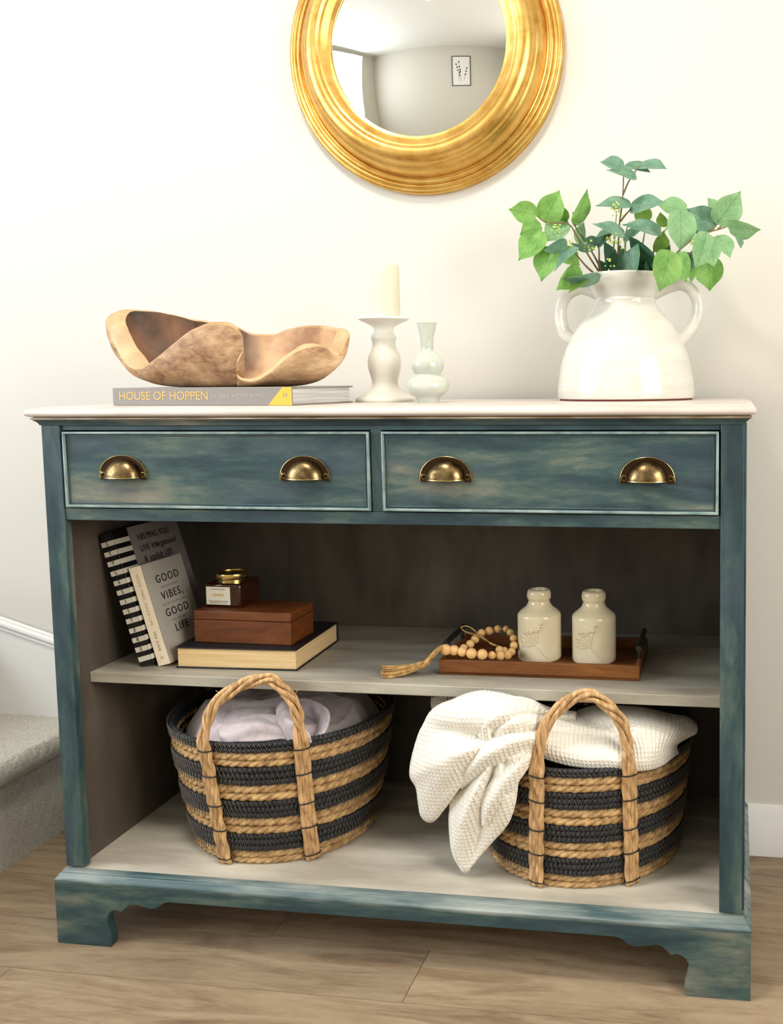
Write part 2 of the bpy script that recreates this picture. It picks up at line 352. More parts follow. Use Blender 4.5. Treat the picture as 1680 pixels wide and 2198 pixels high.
b = MB(); b.box(XL-.1, XR+.1, YF-.1, WY+.1, ZC, ZC+.1); struct('ceiling', b, M_ceil)
b = MB(); b.box(XL-.1, XR+.1, YF-.1, WY+.1, -.06, -.006); fl = struct('floor', b, M_joint)
pw, pl_ = .148, 1.22; mesh_cache = {}
for i in range(28):
    y1_ = .055+2*.148-i*pw; y0_ = y1_-pw
    if y1_ < YF: break
    off = (.657-(XL-.1))+[.45, -.3, 0, .52, -.41, .2][i % 6]; x = XL-.1+(off % pl_)-pl_
    while x < XR+.1:
        x0_, x1_ = max(x, XL-.1), min(x+pl_, XR+.1); yy0 = max(y0_, YF-.1)
        if x1_-x0_ > .02:
            key = (round(x1_-x0_, 3), round(y1_-yy0, 3))
            if key not in mesh_cache:
                b = MB(); g = .0006; b.box(-(x1_-x0_)/2+g, (x1_-x0_)/2-g, -(y1_-yy0)/2+g, (y1_-yy0)/2-g, -.006, 0)
                o = build('floor_plank', b, M_floor, parent=fl, smooth=False); mesh_cache[key] = o.data
            else: o = bpy.data.objects.new('floor_plank', mesh_cache[key]); C.objects.link(o); o.parent = fl
            o.location = ((x0_+x1_)/2, (yy0+y1_)/2, 0)
        x += pl_
# strip between the last row and the wall
b = MB(); b.box(XL-.1, XR+.1, .3516, WY, -.006, 0); build('floor_plank', b, M_floor, parent=fl, smooth=False)
# baseboard right of the sideboard
def base_prof(y): return [(y, 0), (y-.015, 0), (y-.015, .074), (y-.013, .078), (y-.0125, .088), (y-.009, .098), (y-.006, .106), (y-.002, .1075), (y, .1075)]
b = MB(); b.prism(base_prof(WY), 'yz', -.28, XR, 0); struct('baseboard_back', b, M_white)
# stair stringer against the wall, with its bead, running up to the left
sl = (.4577-.4195)/.1298
def strg(x): return .4195+(-.3846-x)*sl
b = MB(); b.prism([(-1.9, 0), (-.24, 0), (-.24, strg(-.24)-.01), (-1.9, strg(-1.9)-.01)], 'xz', WY-.012, WY)
for r, yy, dz in ((.008, WY-.014, 0), (.0055, WY-.010, .009), (.0045, WY-.013, -.013)):
    b.tube([(-1.9, yy, strg(-1.9)-.006+dz), (-.24, yy, strg(-.24)-.006+dz)], r, 10)
struct('trim_1', b, M_white)
# carpeted stairs
def carpet_step(b, x1, z0, z1, depth):
    prof = [(x1-.02, z0)]+[(x1-.02, z0+(z1-.05-z0)*k/14) for k in range(1, 15)]
    nose = [(x1-.02+.022*math.sin(a)+.0, z1-.026-.026*math.cos(a)) for a in [PI*k/12 for k in range(13)]]
    prof += nose+[(x1-.02-k*depth/24, z1) for k in range(1, 25)]
    ys = [-.52+k*(WY-.012+.52)/200 for k in range(201)]
    P = []
    for (px, pz) in prof:
        row = []
        for y in ys:
            q = Vector((px, y, pz)); n1 = mnoise.noise(q*160)*.0026+mnoise.noise(q*60)*.0016; row.append((px+n1, y, pz+(n1 if pz > z0+.01 else 0)))
        P.append(row)
    b.grid(P)
st = thing('staircase', 'carpeted stair steps in pale grey beside the left end of the teal sideboard', 'stairs', (-.3, 0, 0))
for k in range(3):
    b = MB(); x1 = -.285-k*.30; carpet_step(b, x1, .0+k*.23, .23+k*.23, .32)
    o = build('step', b, M_carpet, parent=st, recalc=False, angle=180)
    b = MB(); b.box(-1.9, x1-.024, -.515, WY-.013, k*.23, k*.23+.222); build('step_core', b, M_carpet2, parent=st, smooth=False)
# windows in the left and right walls
for nm, xw, sg, a_0, a_1, c_0, c_1 in (('window_1', XL, -1, wy0, wy1, wz0, wz1), ('window_2', XR, 1, vy0, vy1, vz0, vz1)):
    wi = bpy.data.objects.new(nm, None); C.objects.link(wi); wi.location = (xw, (a_0+a_1)/2, c_0); wi['kind'] = 'structure'
    b = MB(); t_ = .05; am = (a_0+a_1)/2; xs_ = sorted((xw+sg*.03, xw+sg*.08))
    for (p, q, r, u) in ((a_0, a_1, c_0, c_0+t_), (a_0, a_1, c_1-t_, c_1), (a_0, a_0+t_, c_0, c_1), (a_1-t_, a_1, c_0, c_1), (am-.025, am+.025, c_0, c_1)): b.box(xs_[0], xs_[1], p, q, r, u)
    build('window_frame', b, M_white, parent=wi, smooth=False)
    for p, q in ((a_0+t_, am-.025), (am+.025, a_1-t_)):
        b = MB(); b.box(*sorted((xw+sg*.055, xw+sg*.060)), p, q, c_0+t_, c_1-t_); build('pane', b, M_glass, parent=wi, smooth=False)
    b = MB(); b.box(*sorted((xw+sg*.02, xw-sg*.05)), a_0-.04, a_1+.04, c_0-.03, c_0); build('window_sill', b, M_white, parent=wi, bevel=.004)
# ------------------------------------------------------------------ sideboard
W = 1.2; D = .455; XI, XJ = .035, 1.1635
sb = thing('sideboard', 'teal blended paint sideboard with two drawers above open shelving and a pale top', 'sideboard', (.6, .2, 0))
def P_(name, mb, m, **kw): return build(name, mb, m, parent=sb, **kw)
# top
ZT = .962
b = MB(); prof = [(-.02, .9445), (.008, .9445), (.0125, .9455), (.0165, .9475), (.018, .950), (.018, .953), (.0165, .9565), (.012, .959), (.003, .9605), (.001, .9607), (.001, .962)]
b.mould(prof, 0, W, 0, D); b.add([(-.001, D, .962), (-.001, -.001, .962), (W+.001, -.001, .962), (W+.001, D, .962)], [(0, 1, 2, 3)]); b.add([(.02, D, .9445), (.02, .02, .9445), (W-.02, .02, .9445), (W-.02, D, .9445)], [(0, 1, 2, 3)])
P_('top_board', b, M_top, angle=50)
b = MB(); b.mould([(-.01, .9402), (.0095, .9402), (.0115, .941), (.0115, .9425), (.010, .9436), (.006, .9445)], 0, W, 0, D); P_('edge_moulding', b, M_topedge, label='worn brown moulding under the pale top')
b = MB(); b.mould([(-.02, .9305), (.0015, .9305), (.002, .932), (.0032, .9345), (.0055, .9370), (.0085, .9392), (.0085, .9402), (-.01, .9402)], 0, W, 0, D); P_('cornice', b, M_ph)
# posts
for x0, x1, s in ((0, XI, -1), (XJ, W, 1)):
    b = MB(); b.box(x0, x1, 0, .018, .138, .931); P_('stile', b, M_pv, bevel=.0012)
    # side panel with its projecting post
    b = MB(); xa, xb = ((-.004, .0195) if s < 0 else (W-.0195, W+.004)); b.box(xa, xb, .018, D-.004, .133, .931, 0); P_('side_panel', b, M_dark, bevel=.001)
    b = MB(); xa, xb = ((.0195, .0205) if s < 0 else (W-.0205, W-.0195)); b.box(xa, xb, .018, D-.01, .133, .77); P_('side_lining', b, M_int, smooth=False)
# rails
b = MB(); b.box(XI, XJ, .004, .022, .9215, .931); P_('top_rail', b, M_dark, bevel=.0008)
b = MB(); b.box(XI, XJ, .003, .022, .7655, .7865); P_('bottom_rail', b, M_ph, bevel=.001)
b = MB(); b.box(.5935, .612, .003, .022, .7865, .9225); P_('divider', b, M_pv, bevel=.001)
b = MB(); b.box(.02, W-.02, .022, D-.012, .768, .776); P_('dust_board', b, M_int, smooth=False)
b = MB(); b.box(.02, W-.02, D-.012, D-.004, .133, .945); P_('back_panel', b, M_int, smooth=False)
# drawers
def cup_handle(cx, z, parent):
    b = MB(); n = 28; ah, bh, dh = .0315, .0315, .023; y0 = .0005
    P = [[(cx+ah*math.cos(PI*i/n), y0-dh*math.sin(PI*i/n)**.8*math.sin(PI/2*j/12) if i not in (0, n) else y0, z+bh*math.sin(PI*i/n)*math.cos(PI/2*j/12)) for i in range(n+1)] for j in range(13)]
    b.grid(P, 0)
    a2, b2 = .0432, .0385
    rows = []
    for k, (sc_, yy) in enumerate(((0, y0-.0006), (.5, y0-.0012), (.9, y0-.0012), (1, y0-.0032), (1.04, y0-.0030), (1.06, y0))):
        rows.append([(cx+(ah+(a2-ah)*sc_)*math.cos(t), yy, z-.001+(bh+(b2-bh)*sc_)*max(math.sin(t), 0)**.85) for t in [PI*i/n for i in range(n+1)]])
    b.grid(rows[:3], 2); b.grid(rows[2:], 1)
    for sx in (-1, 1):
        xx = cx+sx*.0372; b.lathe([(.0001, .0035), (.0016, .0033), (.0026, .0024), (.0030, .0010)], (xx, y0, z+.0048), 14, 'y', 3)
        b.lathe([(.0032, .0010), (.0036, .0026), (.0042, .0024), (.0044, .0008)], (xx, y0, z+.0048), 16, 'y', 1)
        b.prism([(xx-.005, z-.0042), (xx+.005, z-.0042), (xx+.0055, z-.001), (xx-.0055, z-.001)], 'xz', y0, y0-.0012, 2)
    b.tube([(cx+ah*math.cos(PI*i/n), y0-dh*math.sin(PI*i/n)**.8 if i not in (0, n) else y0, z) for i in range(n+1)], .0009, 6, mi=1)
    return build('cup_handle', b, [M_brass, M_brassrim, M_flange, M_screw], parent=parent, angle=50)
for (x0, x1, hx) in ((.0405, .5920, (.1503, .4793)), (.6135, 1.1608, (.7212, 1.0493))):
    z0, z1 = .7885, .9195
    b = MB(); b.box(x0, x1, .0015, .02, z0, z1); dr = P_('drawer', b, M_ph, bevel=.001)
    b = MB(); b.frame([(0, .0012), (0, -.0025), (.0008, -.0036), (.0022, -.0040), (.0034, -.0036), (.0042, -.0022), (.0046, .0002)], x0, x1, z0, z1)
    build('cockbead', b, M_bead, parent=dr, angle=60)
    b = MB(); b.frame([(.0066, .0012), (.0069, .0008), (.0076, .0006), (.0082, .0009), (.0086, .0014)], x0, x1, z0, z1); build('inner_groove', b, M_dark, parent=dr)
    b = MB(); b.box(x0+.004, x1-.004, .02, .38, z0+.004, z1-.01); build('drawer_box', b, M_int, parent=dr, smooth=False)
    for h in hx: cup_handle(h, .8414, dr)
# shelf and base board
b = MB(); b.box(.021, W-.021, .0617, D-.013, .457, .4763); P_('shelf', b, M_shelf, bevel=.0015)
for x in (.021, W-.033):
    for y in (.10, .36): b = MB(); b.box(x, x+.012, y, y+.02, .449, .457); P_('shelf_support', b, M_int, bevel=.001)
b = MB(); b.box(.0, W, .002, D-.004, .122, .134); P_('base_board', b, M_board, smooth=False)
# plinth
b = MB(); b.mould([(-.003, .1345), (.001, .1345), (.0035, .134), (.0045, .131), (.0055, .1295), (.0068, .1290), (.0082, .127), (.0105, .1235), (.0130, .1205), (.0152, .1190), (.0155, .1160), (.0146, .1150), (.0146, .113), (-.01, .113)], 0, W, 0, D)
P_('plinth_moulding', b, speckled('worn_moulding_paint', S(56, 80, 84), S(142, 150, 146), 7, .4, stretch=(.7, 5, 5), lo=.38, hi=.66, bump=.1), angle=45)
pts = [(980, 1048), (955, 1025), (941, 1000), (938, 970), (948, 920), (962, 875), (974, 830), (972, 800), (955, 768), (930, 745), (905, 733), (880, 727), (858, 732), (842, 735), (826, 722), (805, 700), (785, 680), (765, 667), (740, 660), (715, 658), (680, 661), (640, 666), (600, 671), (570, 670), (540, 663), (515, 650), (490, 632), (462, 611), (440, 601), (415, 596)]
cut = [(lambda q: (q.x, q.z))(aty(1200+a/3.5, 1840+c/3.5, -.0145)) for a, c in pts]
zb = cut[0][1]; cut = [(x, max(z, 0) if i > 1 else 0) for i, (x, z) in enumerate(cut)]; zs = cut[-1][1]
XM = W/2
rightside = [(x, z) for x, z in cut]
outline = [(W+.0145, 0), (W+.0145, .114)]+[(-.0145, .114), (-.0145, 0)]+[(W-x, z) for x, z in rightside]+[(x, z) for x, z in rightside[::-1]]
# a concave outline is split into vertical strips so that it fills cleanly
def strip_plate(b, low, x0, x1, ztop, y0, y1):
    xs = sorted(set([x0, x1]+[p[0] for p in low]))
b = MB(); bm = bmesh.new()
vs = [bm.verts.new((x, -.0145, z)) for x, z in outline]; f = bm.faces.new(vs); r = bmesh.ops.extrude_face_region(bm, geom=[f])
bmesh.ops.translate(bm, vec=(0, .018, 0), verts=[v for v in r['geom'] if isinstance(v, bmesh.types.BMVert)])
bmesh.ops.triangulate(bm, faces=[f_ for f_ in bm.faces if len(f_.verts) > 4]); bm.verts.index_update()
b.add([v.co.copy() for v in bm.verts], [tuple(v.index for v in f_.verts) for f_ in bm.faces]); bm.free()
P_('plinth_front', b, M_ph, angle=40)
for xa, xb in ((-.0145, .0035), (W-.0035, W+.0145)):
    lo = [(max(-.0145, min(D, (W+.0145-x)-.0145)), z) for x, z in cut]   # same scroll turned round the corner
    b = MB(); y_ = [(.0036, 0)]+[(.0036, .114), (D, .114), (D, 0)]+[(D-(q[0]+.0145), q[1]) for q in lo]+[(q[0], q[1]) for q in lo[::-1]]
    bm = bmesh.new(); vs = [bm.verts.new((xa, yy, zz)) for yy, zz in y_]; f = bm.faces.new(vs); r = bmesh.ops.extrude_face_region(bm, geom=[f])
    bmesh.ops.translate(bm, vec=(xb-xa, 0, 0), verts=[v for v in r['geom'] if isinstance(v, bmesh.types.BMVert)])
    bmesh.ops.triangulate(bm, faces=[f_ for f_ in bm.faces if len(f_.verts) > 4]); bm.verts.index_update()
    b.add([v.co.copy() for v in bm.verts], [tuple(v.index for v in f_.verts) for f_ in bm.faces]); bm.free()
    P_('plinth_side', b, M_pv, angle=40)
# ------------------------------------------------------------------ mirror
mc = (.5495, WY, 1.679)
mi_ = thing('round_mirror', 'large round convex mirror in a stepped gold frame hung above the sideboard', 'mirror', mc)
b = MB(); pr_ = [(.291, .0), (.2915, .012), (.290, .017), (.286, .0195), (.2825, .019), (.2815, .0215), (.278, .0245), (.2745, .024), (.2735, .0225), (.272, .0255), (.269, .0275), (.2655, .0265), (.2650, .024), (.2615, .0245), (.2595, .027), (.2560, .036), (.251, .046), (.245, .0535), (.2405, .056), (.240, .060), (.2375, .065), (.231, .0715), (.222, .0750), (.2135, .0745), (.2075, .0715), (.2065, .0690), (.2040, .0685), (.2005, .0665), (.1960, .0630), (.1905, .0590), (.1875, .0572), (.1845, .0566), (.1830, .0560), (.1828, .040)]
b.lathe(pr_, mc, 180, 'y'); build('frame', b, M_gold, parent=mi_, angle=60)
b = MB(); Rg = .1827; Rs = Rg/math.sin(math.radians(17)); b.lathe([(max(Rs*math.sin(a), .0001), .054+Rs*(math.cos(a)-math.cos(math.radians(17)))) for a in [math.radians(17)*k/30 for k in range(31)]], mc, 160, 'y'); build('convex_glass', b, M_mirror, parent=mi_, angle=180)
b = MB(); b.lathe([(.284, .001), (.001, .001)], mc, 60, 'y'); build('backing', b, M_blackcov, parent=mi_)
# framed print on the wall opposite, seen in the mirror
fp = thing('framed_print', 'small black framed botanical print reflected in the round mirror', 'picture', (.76, YF+.0, 1.55))
b = MB(); b.frame([(0, YF), (0, YF+.02), (.018, YF+.02), (.018, YF+.008)], .51, 1.01, 1.55, 2.31); build('frame', b, M_frameb, parent=fp, smooth=False)
b = MB(); b.box(.52, 1.0, YF+.004, YF+.008, 1.56, 2.30); build('print', b, M_artp, parent=fp, smooth=False)
b = MB()
for (x, z, L, a) in ((.68, 1.68, .28, .2), (.76, 1.66, .50, -.12), (.83, 1.68, .32, .25), (.72, 1.80, .3, -.3)):
    b.tube([(x+a*t*L, YF+.0095, z+L*t) for t in [k/6 for k in range(7)]], .003, 5)
    for t in (.5, .75, 1): b.sphere((x+a*t*L, YF+.0095, z+L*t), .022, 8, 6, sc3=(1, .08, .8))
build('botanical_drawing', b, M_frameb, parent=fp)
# ------------------------------------------------------------------ ceiling lights
for x, y, lb in ((.45, -.60, 'round ceiling light above the sideboard'),):
    cl = thing('ceiling_light', lb, 'light', (x, y, ZC)); b = MB(); b.lathe([(.19, 0), (.19, -.02), (.175, -.03), (.165, -.03)], (x, y, ZC), 40); build('rim', b, M_white, parent=cl)
    b = MB(); b.lathe([(.165, -.028), (.10, -.034), (.0005, -.036)], (x, y, ZC), 40); build('diffuser', b, M_glow, parent=cl)
# ------------------------------------------------------------------ big book under the bowl
th_ = math.atan2(.0224-.0763, .4511-.0855); bx = Vector((math.cos(th_), math.sin(th_), 0)); by = Vector((-math.sin(th_), math.cos(th_), 0)); bz = Vector((0, 0, 1))
o0 = Vector((.0860, .0763, ZT+.0003)); L1 = .368; Dp = .196; T = .031
bk = thing('coffee_table_book', 'thick grey hardback lying under the carved wooden bowl, mustard corner on its spine', 'book', o0)
b = MB(); b.obox(o0, bx*L1, by*Dp, bz*.0028); b.obox(o0+bz*(T-.0028), bx*L1, by*Dp, bz*.0028)
pr2 = [Vector((0, 0)), ]
b.obox(o0-by*.0005, bx*L1, by*.004, bz*T); build('cover', b, M_greycov, parent=bk, bevel=.0007)
b = MB(); b.obox(o0+bz*.0028+by*.004+bx*.002, bx*(L1-.006), by*(Dp-.01), bz*(T-.0056)); build('pages', b, M_paperw, parent=bk, smooth=False)
b = MB(); f0 = o0-by*.0008; xs = L1*.915
def fpnt(x, z): return f0+bx*x+bz*z
b.add([fpnt(L1*.875, .0004), fpnt(L1+.0003, .0004), fpnt(L1+.0003, T-.0004), fpnt(L1*.952, T-.0004)], [(0, 1, 2, 3)]); b.add([p+by*.0006 for p in b.v[:4]] if False else [Vector(p)+by*.0003 for p in b.v[:4]], [(0, 3, 2, 1)])
build('yellow_corner', b, M_yellow, parent=bk, smooth=False, label='mustard yellow corner patch')
text('title_lettering', 'HOUSE OF HOPPEN', .0212, M_goldink, f0+bx*.108+bz*T*.52, bx, bz, bk, stretch=1.02, spacing=.98)
text('author_lettering', 'KELLY HOPPEN MBE', .0095, M_lightink, f0+bx*.266+bz*T*.5, bx, bz, bk, spacing=1.25)
text('publisher_mark', 'H', .012, M_greycov, f0+bx*(L1*.967)+bz*T*.55, bx, bz, bk)
# ------------------------------------------------------------------ carved bowl
bo = thing('wooden_bowl', 'free-form carved teak root bowl with folded rim resting on the grey book', 'bowl', (.29, .16, ZT+T))
by0 = .165; zb_ = ZT+T+.0006
def zx(u, v, y): q = aty(u, v, y); return q.x, q.z
# rim, front half (y nearer) and back half, measured along x; (u, v) pixels of the photograph
front = [(232, 705), (248, 745), (275, 785), (300, 792), (330, 775), (370, 742), (410, 712), (455, 698), (495, 700), (518, 722), (522, 750), (508, 785), (512, 812), (545, 818), (580, 800), (615, 770), (655, 748), (695, 745), (715, 762), (728, 760), (742, 735)]
back = [(750, 714), (735, 709), (700, 705), (660, 706), (628, 712), (600, 722), (570, 724), (540, 722), (500, 704), (450, 696), (400, 690), (340, 680), (300, 675), (260, 671), (238, 674), (226, 690)]
c2 = Vector((.28, by0)); rim = []
nf, nb = len(front), len(back)
for i, (u, v) in enumerate(front):
    t = i/(nf-1); y = by0-.085*math.sin(PI*min(max((u-228)/516, .02), .98))**.7; rim.append(aty(u, v, y))
for i, (u, v) in enumerate(back):
    y = by0+.10*math.sin(PI*min(max((752-u)/526, 0), 1))**.7; rim.append(aty(u, v, y))
rim.append(rim[0]); rimS = catmull(rim, 8)[:-1]; N = len(rimS)
foot = Vector((.285, by0, zb_)); outer = []; inner = []
K = 22
def shellpt(p, t, inn):
    # from the flat foot (t=0) out to the rim point p (t=1); superelliptic bulge
    dx, dy = p.x-foot.x, p.y-foot.y
    h = p.z-zb_; low = max(0, 1-h/.035)
    k = .42 if not inn else .36; s = k+(1-k)*math.sin(t*PI/2)**1.0
    if t == 0: s = k
    z = zb_+h*(1-math.cos(t*PI/2))**1.15
    return Vector((foot.x+dx*s, foot.y+dy*s, z))
for j in range(K+1):
    t = j/K; row = []; rin = []
    for i, p in enumerate(rimS):
        q = shellpt(p, t, False); n_ = mnoise.noise(q*22)*.004*(1-abs(2*t-1)); q = q+Vector((n_, n_*1.2, n_*.3 if t > .2 else 0)); row.append(q)
        inw = Vector((foot.x-p.x, foot.y-p.y, 0)); d = inw.length; inw.normalize()
        wl = max(0, min(1, (.135-p.x)/.055)); wr_ = max(0, min(1, (p.x-.425)/.03)); q2 = shellpt(p, t, True)+inw*(.010+.030*wl+.014*wr_+.003*mnoise.noise(p*30))+Vector((0, 0, .012*(1-t)+.002*t)); q2 += Vector((0, 0, mnoise.noise(q2*30)*.003)); rin.append(q2)
    outer.append(row); inner.append(rin)
b = MB()
def loopgrid(b, rows, mi):
    n = len(rows[0]); b.add([p for r in rows for p in r], [(i*n+k, i*n+(k+1) % n, (i+1)*n+(k+1) % n, (i+1)*n+k) for i in range(len(rows)-1) for k in range(n)], mi)
loopgrid(b, outer, 0)
b.add(outer[0], [tuple(range(N))], 0)
build('bowl_shell', b, M_teak, parent=bo, angle=80, recalc=True)
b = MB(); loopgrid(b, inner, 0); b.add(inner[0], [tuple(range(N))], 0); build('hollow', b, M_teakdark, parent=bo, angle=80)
b = MB(); rr_ = []
for a in range(7):
    f_ = a/6; rr_.append([outer[-1][i]*(1-f_)+inner[-1][i]*f_+Vector((0, 0, .0045*math.sin(PI*f_))) for i in range(N)])
loopgrid(b, rr_, 0); build('rim', b, M_teakrim, parent=bo, angle=80, label='pale sapwood rim')
# ------------------------------------------------------------------ candle holder, candle, vase
def px_profile(cu, y, pts):      # pts: (v, half width in px) -> radius, z
    out = []
    for v, h in pts:
        q = aty(cu, v, y); q2 = aty(cu+h, v, y); out.append((abs(q2.x-q.x), q.z))
    return out
def lathe_from(b, cx, cy, prof, dz, z0, seg=64, mi=0): b.lathe([(r, z) for r, z in prof], (cx, cy, 0), seg, mi=mi)
y = .262; q = aty(827, 855, y); cx = q.x
ch = thing('candle_holder', 'matt white turned candle holder beside the grey book', 'candle holder', (cx, y, ZT))
prof = px_profile(827, y, [(857, 60), (855, 61), (851, 61), (848, 58), (844, 49), (838, 39), (830, 31), (822, 27), (812, 26), (800, 29), (786, 33), (770, 34), (758, 32), (745, 26), (735, 23), (727, 24), (722, 26), (716, 26), (712, 22), (706, 19), (700, 20), (694, 25), (688, 36), (683, 47), (680, 52), (677, 52), (675, 49), (675, 1)])
z00 = prof[0][1]; prof = [(r, z-z00+ZT) for r, z in prof]; b = MB(); b.lathe([(.001, ZT)]+prof, (cx, y, 0), 64); build('holder_body', b, M_cer, parent=ch, angle=50)
ztop = prof[-1][1]
cq = aty(838, 675, y)
ca_ = thing('pillar_candle', 'ivory pillar candle standing on the white candle holder', 'candle', (cx+.006, y, ztop))
b = MB(); hgt = aty(838, 561, y).z-cq.z; rc = .0262; b.lathe([(.001, ztop), (rc, ztop), (rc, ztop+hgt-.005), (rc-.002, ztop+hgt-.001), (rc-.006, ztop+hgt), (.006, ztop+hgt-.002), (.0005, ztop+hgt-.003)], (cx+.006, y, 0), 48); build('wax', b, M_wax, parent=ca_, angle=50)
y = .193; q = aty(919, 862, y); cx = q.x
vs_ = thing('bud_vase', 'small glossy pale green double-bulb bud vase right of the candle holder', 'vase', (cx, y, ZT))
prof = px_profile(919, y, [(863, 23), (855, 23), (850, 26), (844, 35), (836, 42), (827, 44), (818, 42), (811, 37), (806, 30), (802, 27), (797, 29), (790, 33), (782, 34), (774, 32), (766, 27), (759, 20), (753, 14), (750, 12.5), (745, 13), (735, 13.5), (722, 14), (712, 17), (704, 18.5), (697, 19.5), (692, 21), (691, 19), (694, 16), (710, 12), (740, 9)])
z00 = prof[0][1]; prof = [(r, z-z00+ZT) for r, z in prof]; b = MB(); b.lathe([(.001, ZT)]+prof, (cx, y, 0), 64); build('vase_body', b, M_sage, parent=vs_, angle=60)
# ------------------------------------------------------------------ jug
y = .325; q = aty(1343, 860, y); cx = q.x
jg = thing('two_handled_jug', 'large white glazed two-handled jug holding green foliage at the right of the top', 'jug', (cx, y, ZT))
prof = px_profile(1343, y, [(857.5, 146), (852, 148), (840, 147.5), (825, 146), (805, 143), (785, 140), (765, 134), (745, 126), (725, 116), (705, 104), (690, 92), (675, 78), (662, 69), (654, 65), (650, 66), (647, 66), (644, 64), (641, 66), (632, 71), (618, 78), (604, 82), (597, 83), (594, 83.5), (592, 82), (594, 79), (604, 75), (630, 66), (655, 58), (690, 80), (740, 115), (830, 136)])
z00 = prof[0][1]; prof = [(r, z-z00+ZT+.0035) for r, z in prof]; b = MB(); b.lathe([(.001, ZT+.0035)]+prof, (cx, y, 0), 96); build('jug_body', b, M_jug, parent=jg, angle=60)
b = MB(); b.lathe([(.001, ZT+.0002), (prof[0][0]-.004, ZT+.0002), (prof[0][0]-.003, ZT+.0036), (.001, ZT+.0036)], (cx, y, 0), 96); build('unglazed_foot', b, M_terra, parent=jg, label='bare terracotta foot ring')
dzj = ZT+.0035-z00
for hp in ([(1286, 634), (1252, 622), (1232, 626), (1216, 638), (1206, 657), (1203, 680), (1206, 702), (1214, 722), (1240, 742)], [(1398, 634), (1436, 618), (1462, 614), (1481, 623), (1493, 642), (1497, 664), (1493, 688), (1483, 710), (1468, 728), (1446, 744)]):
    P = catmull([aty(u, v, y)+Vector((0, 0, dzj)) for u, v in hp], 5); b = MB(); b.tube(P, [.0088+.002*abs(2*i/(len(P)-1)-1)**3 for i in range(len(P))], 14, flat=1.45); build('handle', b, M_jug, parent=jg, angle=180)
# ------------------------------------------------------------------ foliage
fo = thing('foliage_spray', 'bunch of artificial green leafy branches standing in the white jug', 'plant', (cx, y, ZT+.21))
def zp(a, c): return 1060+a/2.71, 300+c/2.71
STEMS = [([(722, 830), (722, 640), (728, 500), (745, 370), (752, 250), (752, 160)], 0, 0), ([(750, 320), (775, 260), (800, 215), (845, 152)], 0, 0), ([(650, 830), (560, 690), (480, 560), (430, 490), (300, 478), (245, 437)], 0, -.04),
    ([(660, 830), (590, 690), (530, 590), (470, 500), (458, 420)], 0, .02), ([(640, 820), (545, 745), (460, 650), (420, 640)], 0, -.05), ([(700, 830), (692, 700), (702, 560), (712, 430)], 1, -.03), ([(1000, 830), (1040, 690), (1140, 590), (1240, 540), (1310, 520), (1365, 500)], 0, 0),
    ([(1260, 535), (1290, 500), (1302, 470)], 0, 0), ([(1300, 520), (1340, 490), (1380, 488)], 1, 0), ([(735, 475), (770, 430), (800, 400)], 0, 0), ([(900, 830), (930, 640), (1000, 520), (1080, 430)], 1, .02), ([(850, 830), (860, 640), (890, 470)], 1, .03), ([(1020, 830), (1060, 700), (1030, 650), (1010, 650)], 0, -.06),
    ([(690, 820), (620, 760), (610, 640), (600, 600)], 0, -.04), ([(1100, 680), (1180, 660), (1240, 680)], 0, -.03), ([(760, 830), (765, 560), (790, 480)], 1, .02)]
for P, m_, dy in STEMS:
    n = len(P); pts3 = []
    for k, (a, c) in enumerate(P):
        u, v = zp(a, c); f_ = k/(n-1); yy = y+dy*f_ if c < 800 else y; pts3.append(aty(u, v, yy))
    P3 = catmull(pts3, 5); b = MB(); b.tube(P3, [.0021-.0011*i/len(P3) for i in range(len(P3))], 6); build('stem', b, [M_stem, M_stemg][m_], parent=fo, angle=180)
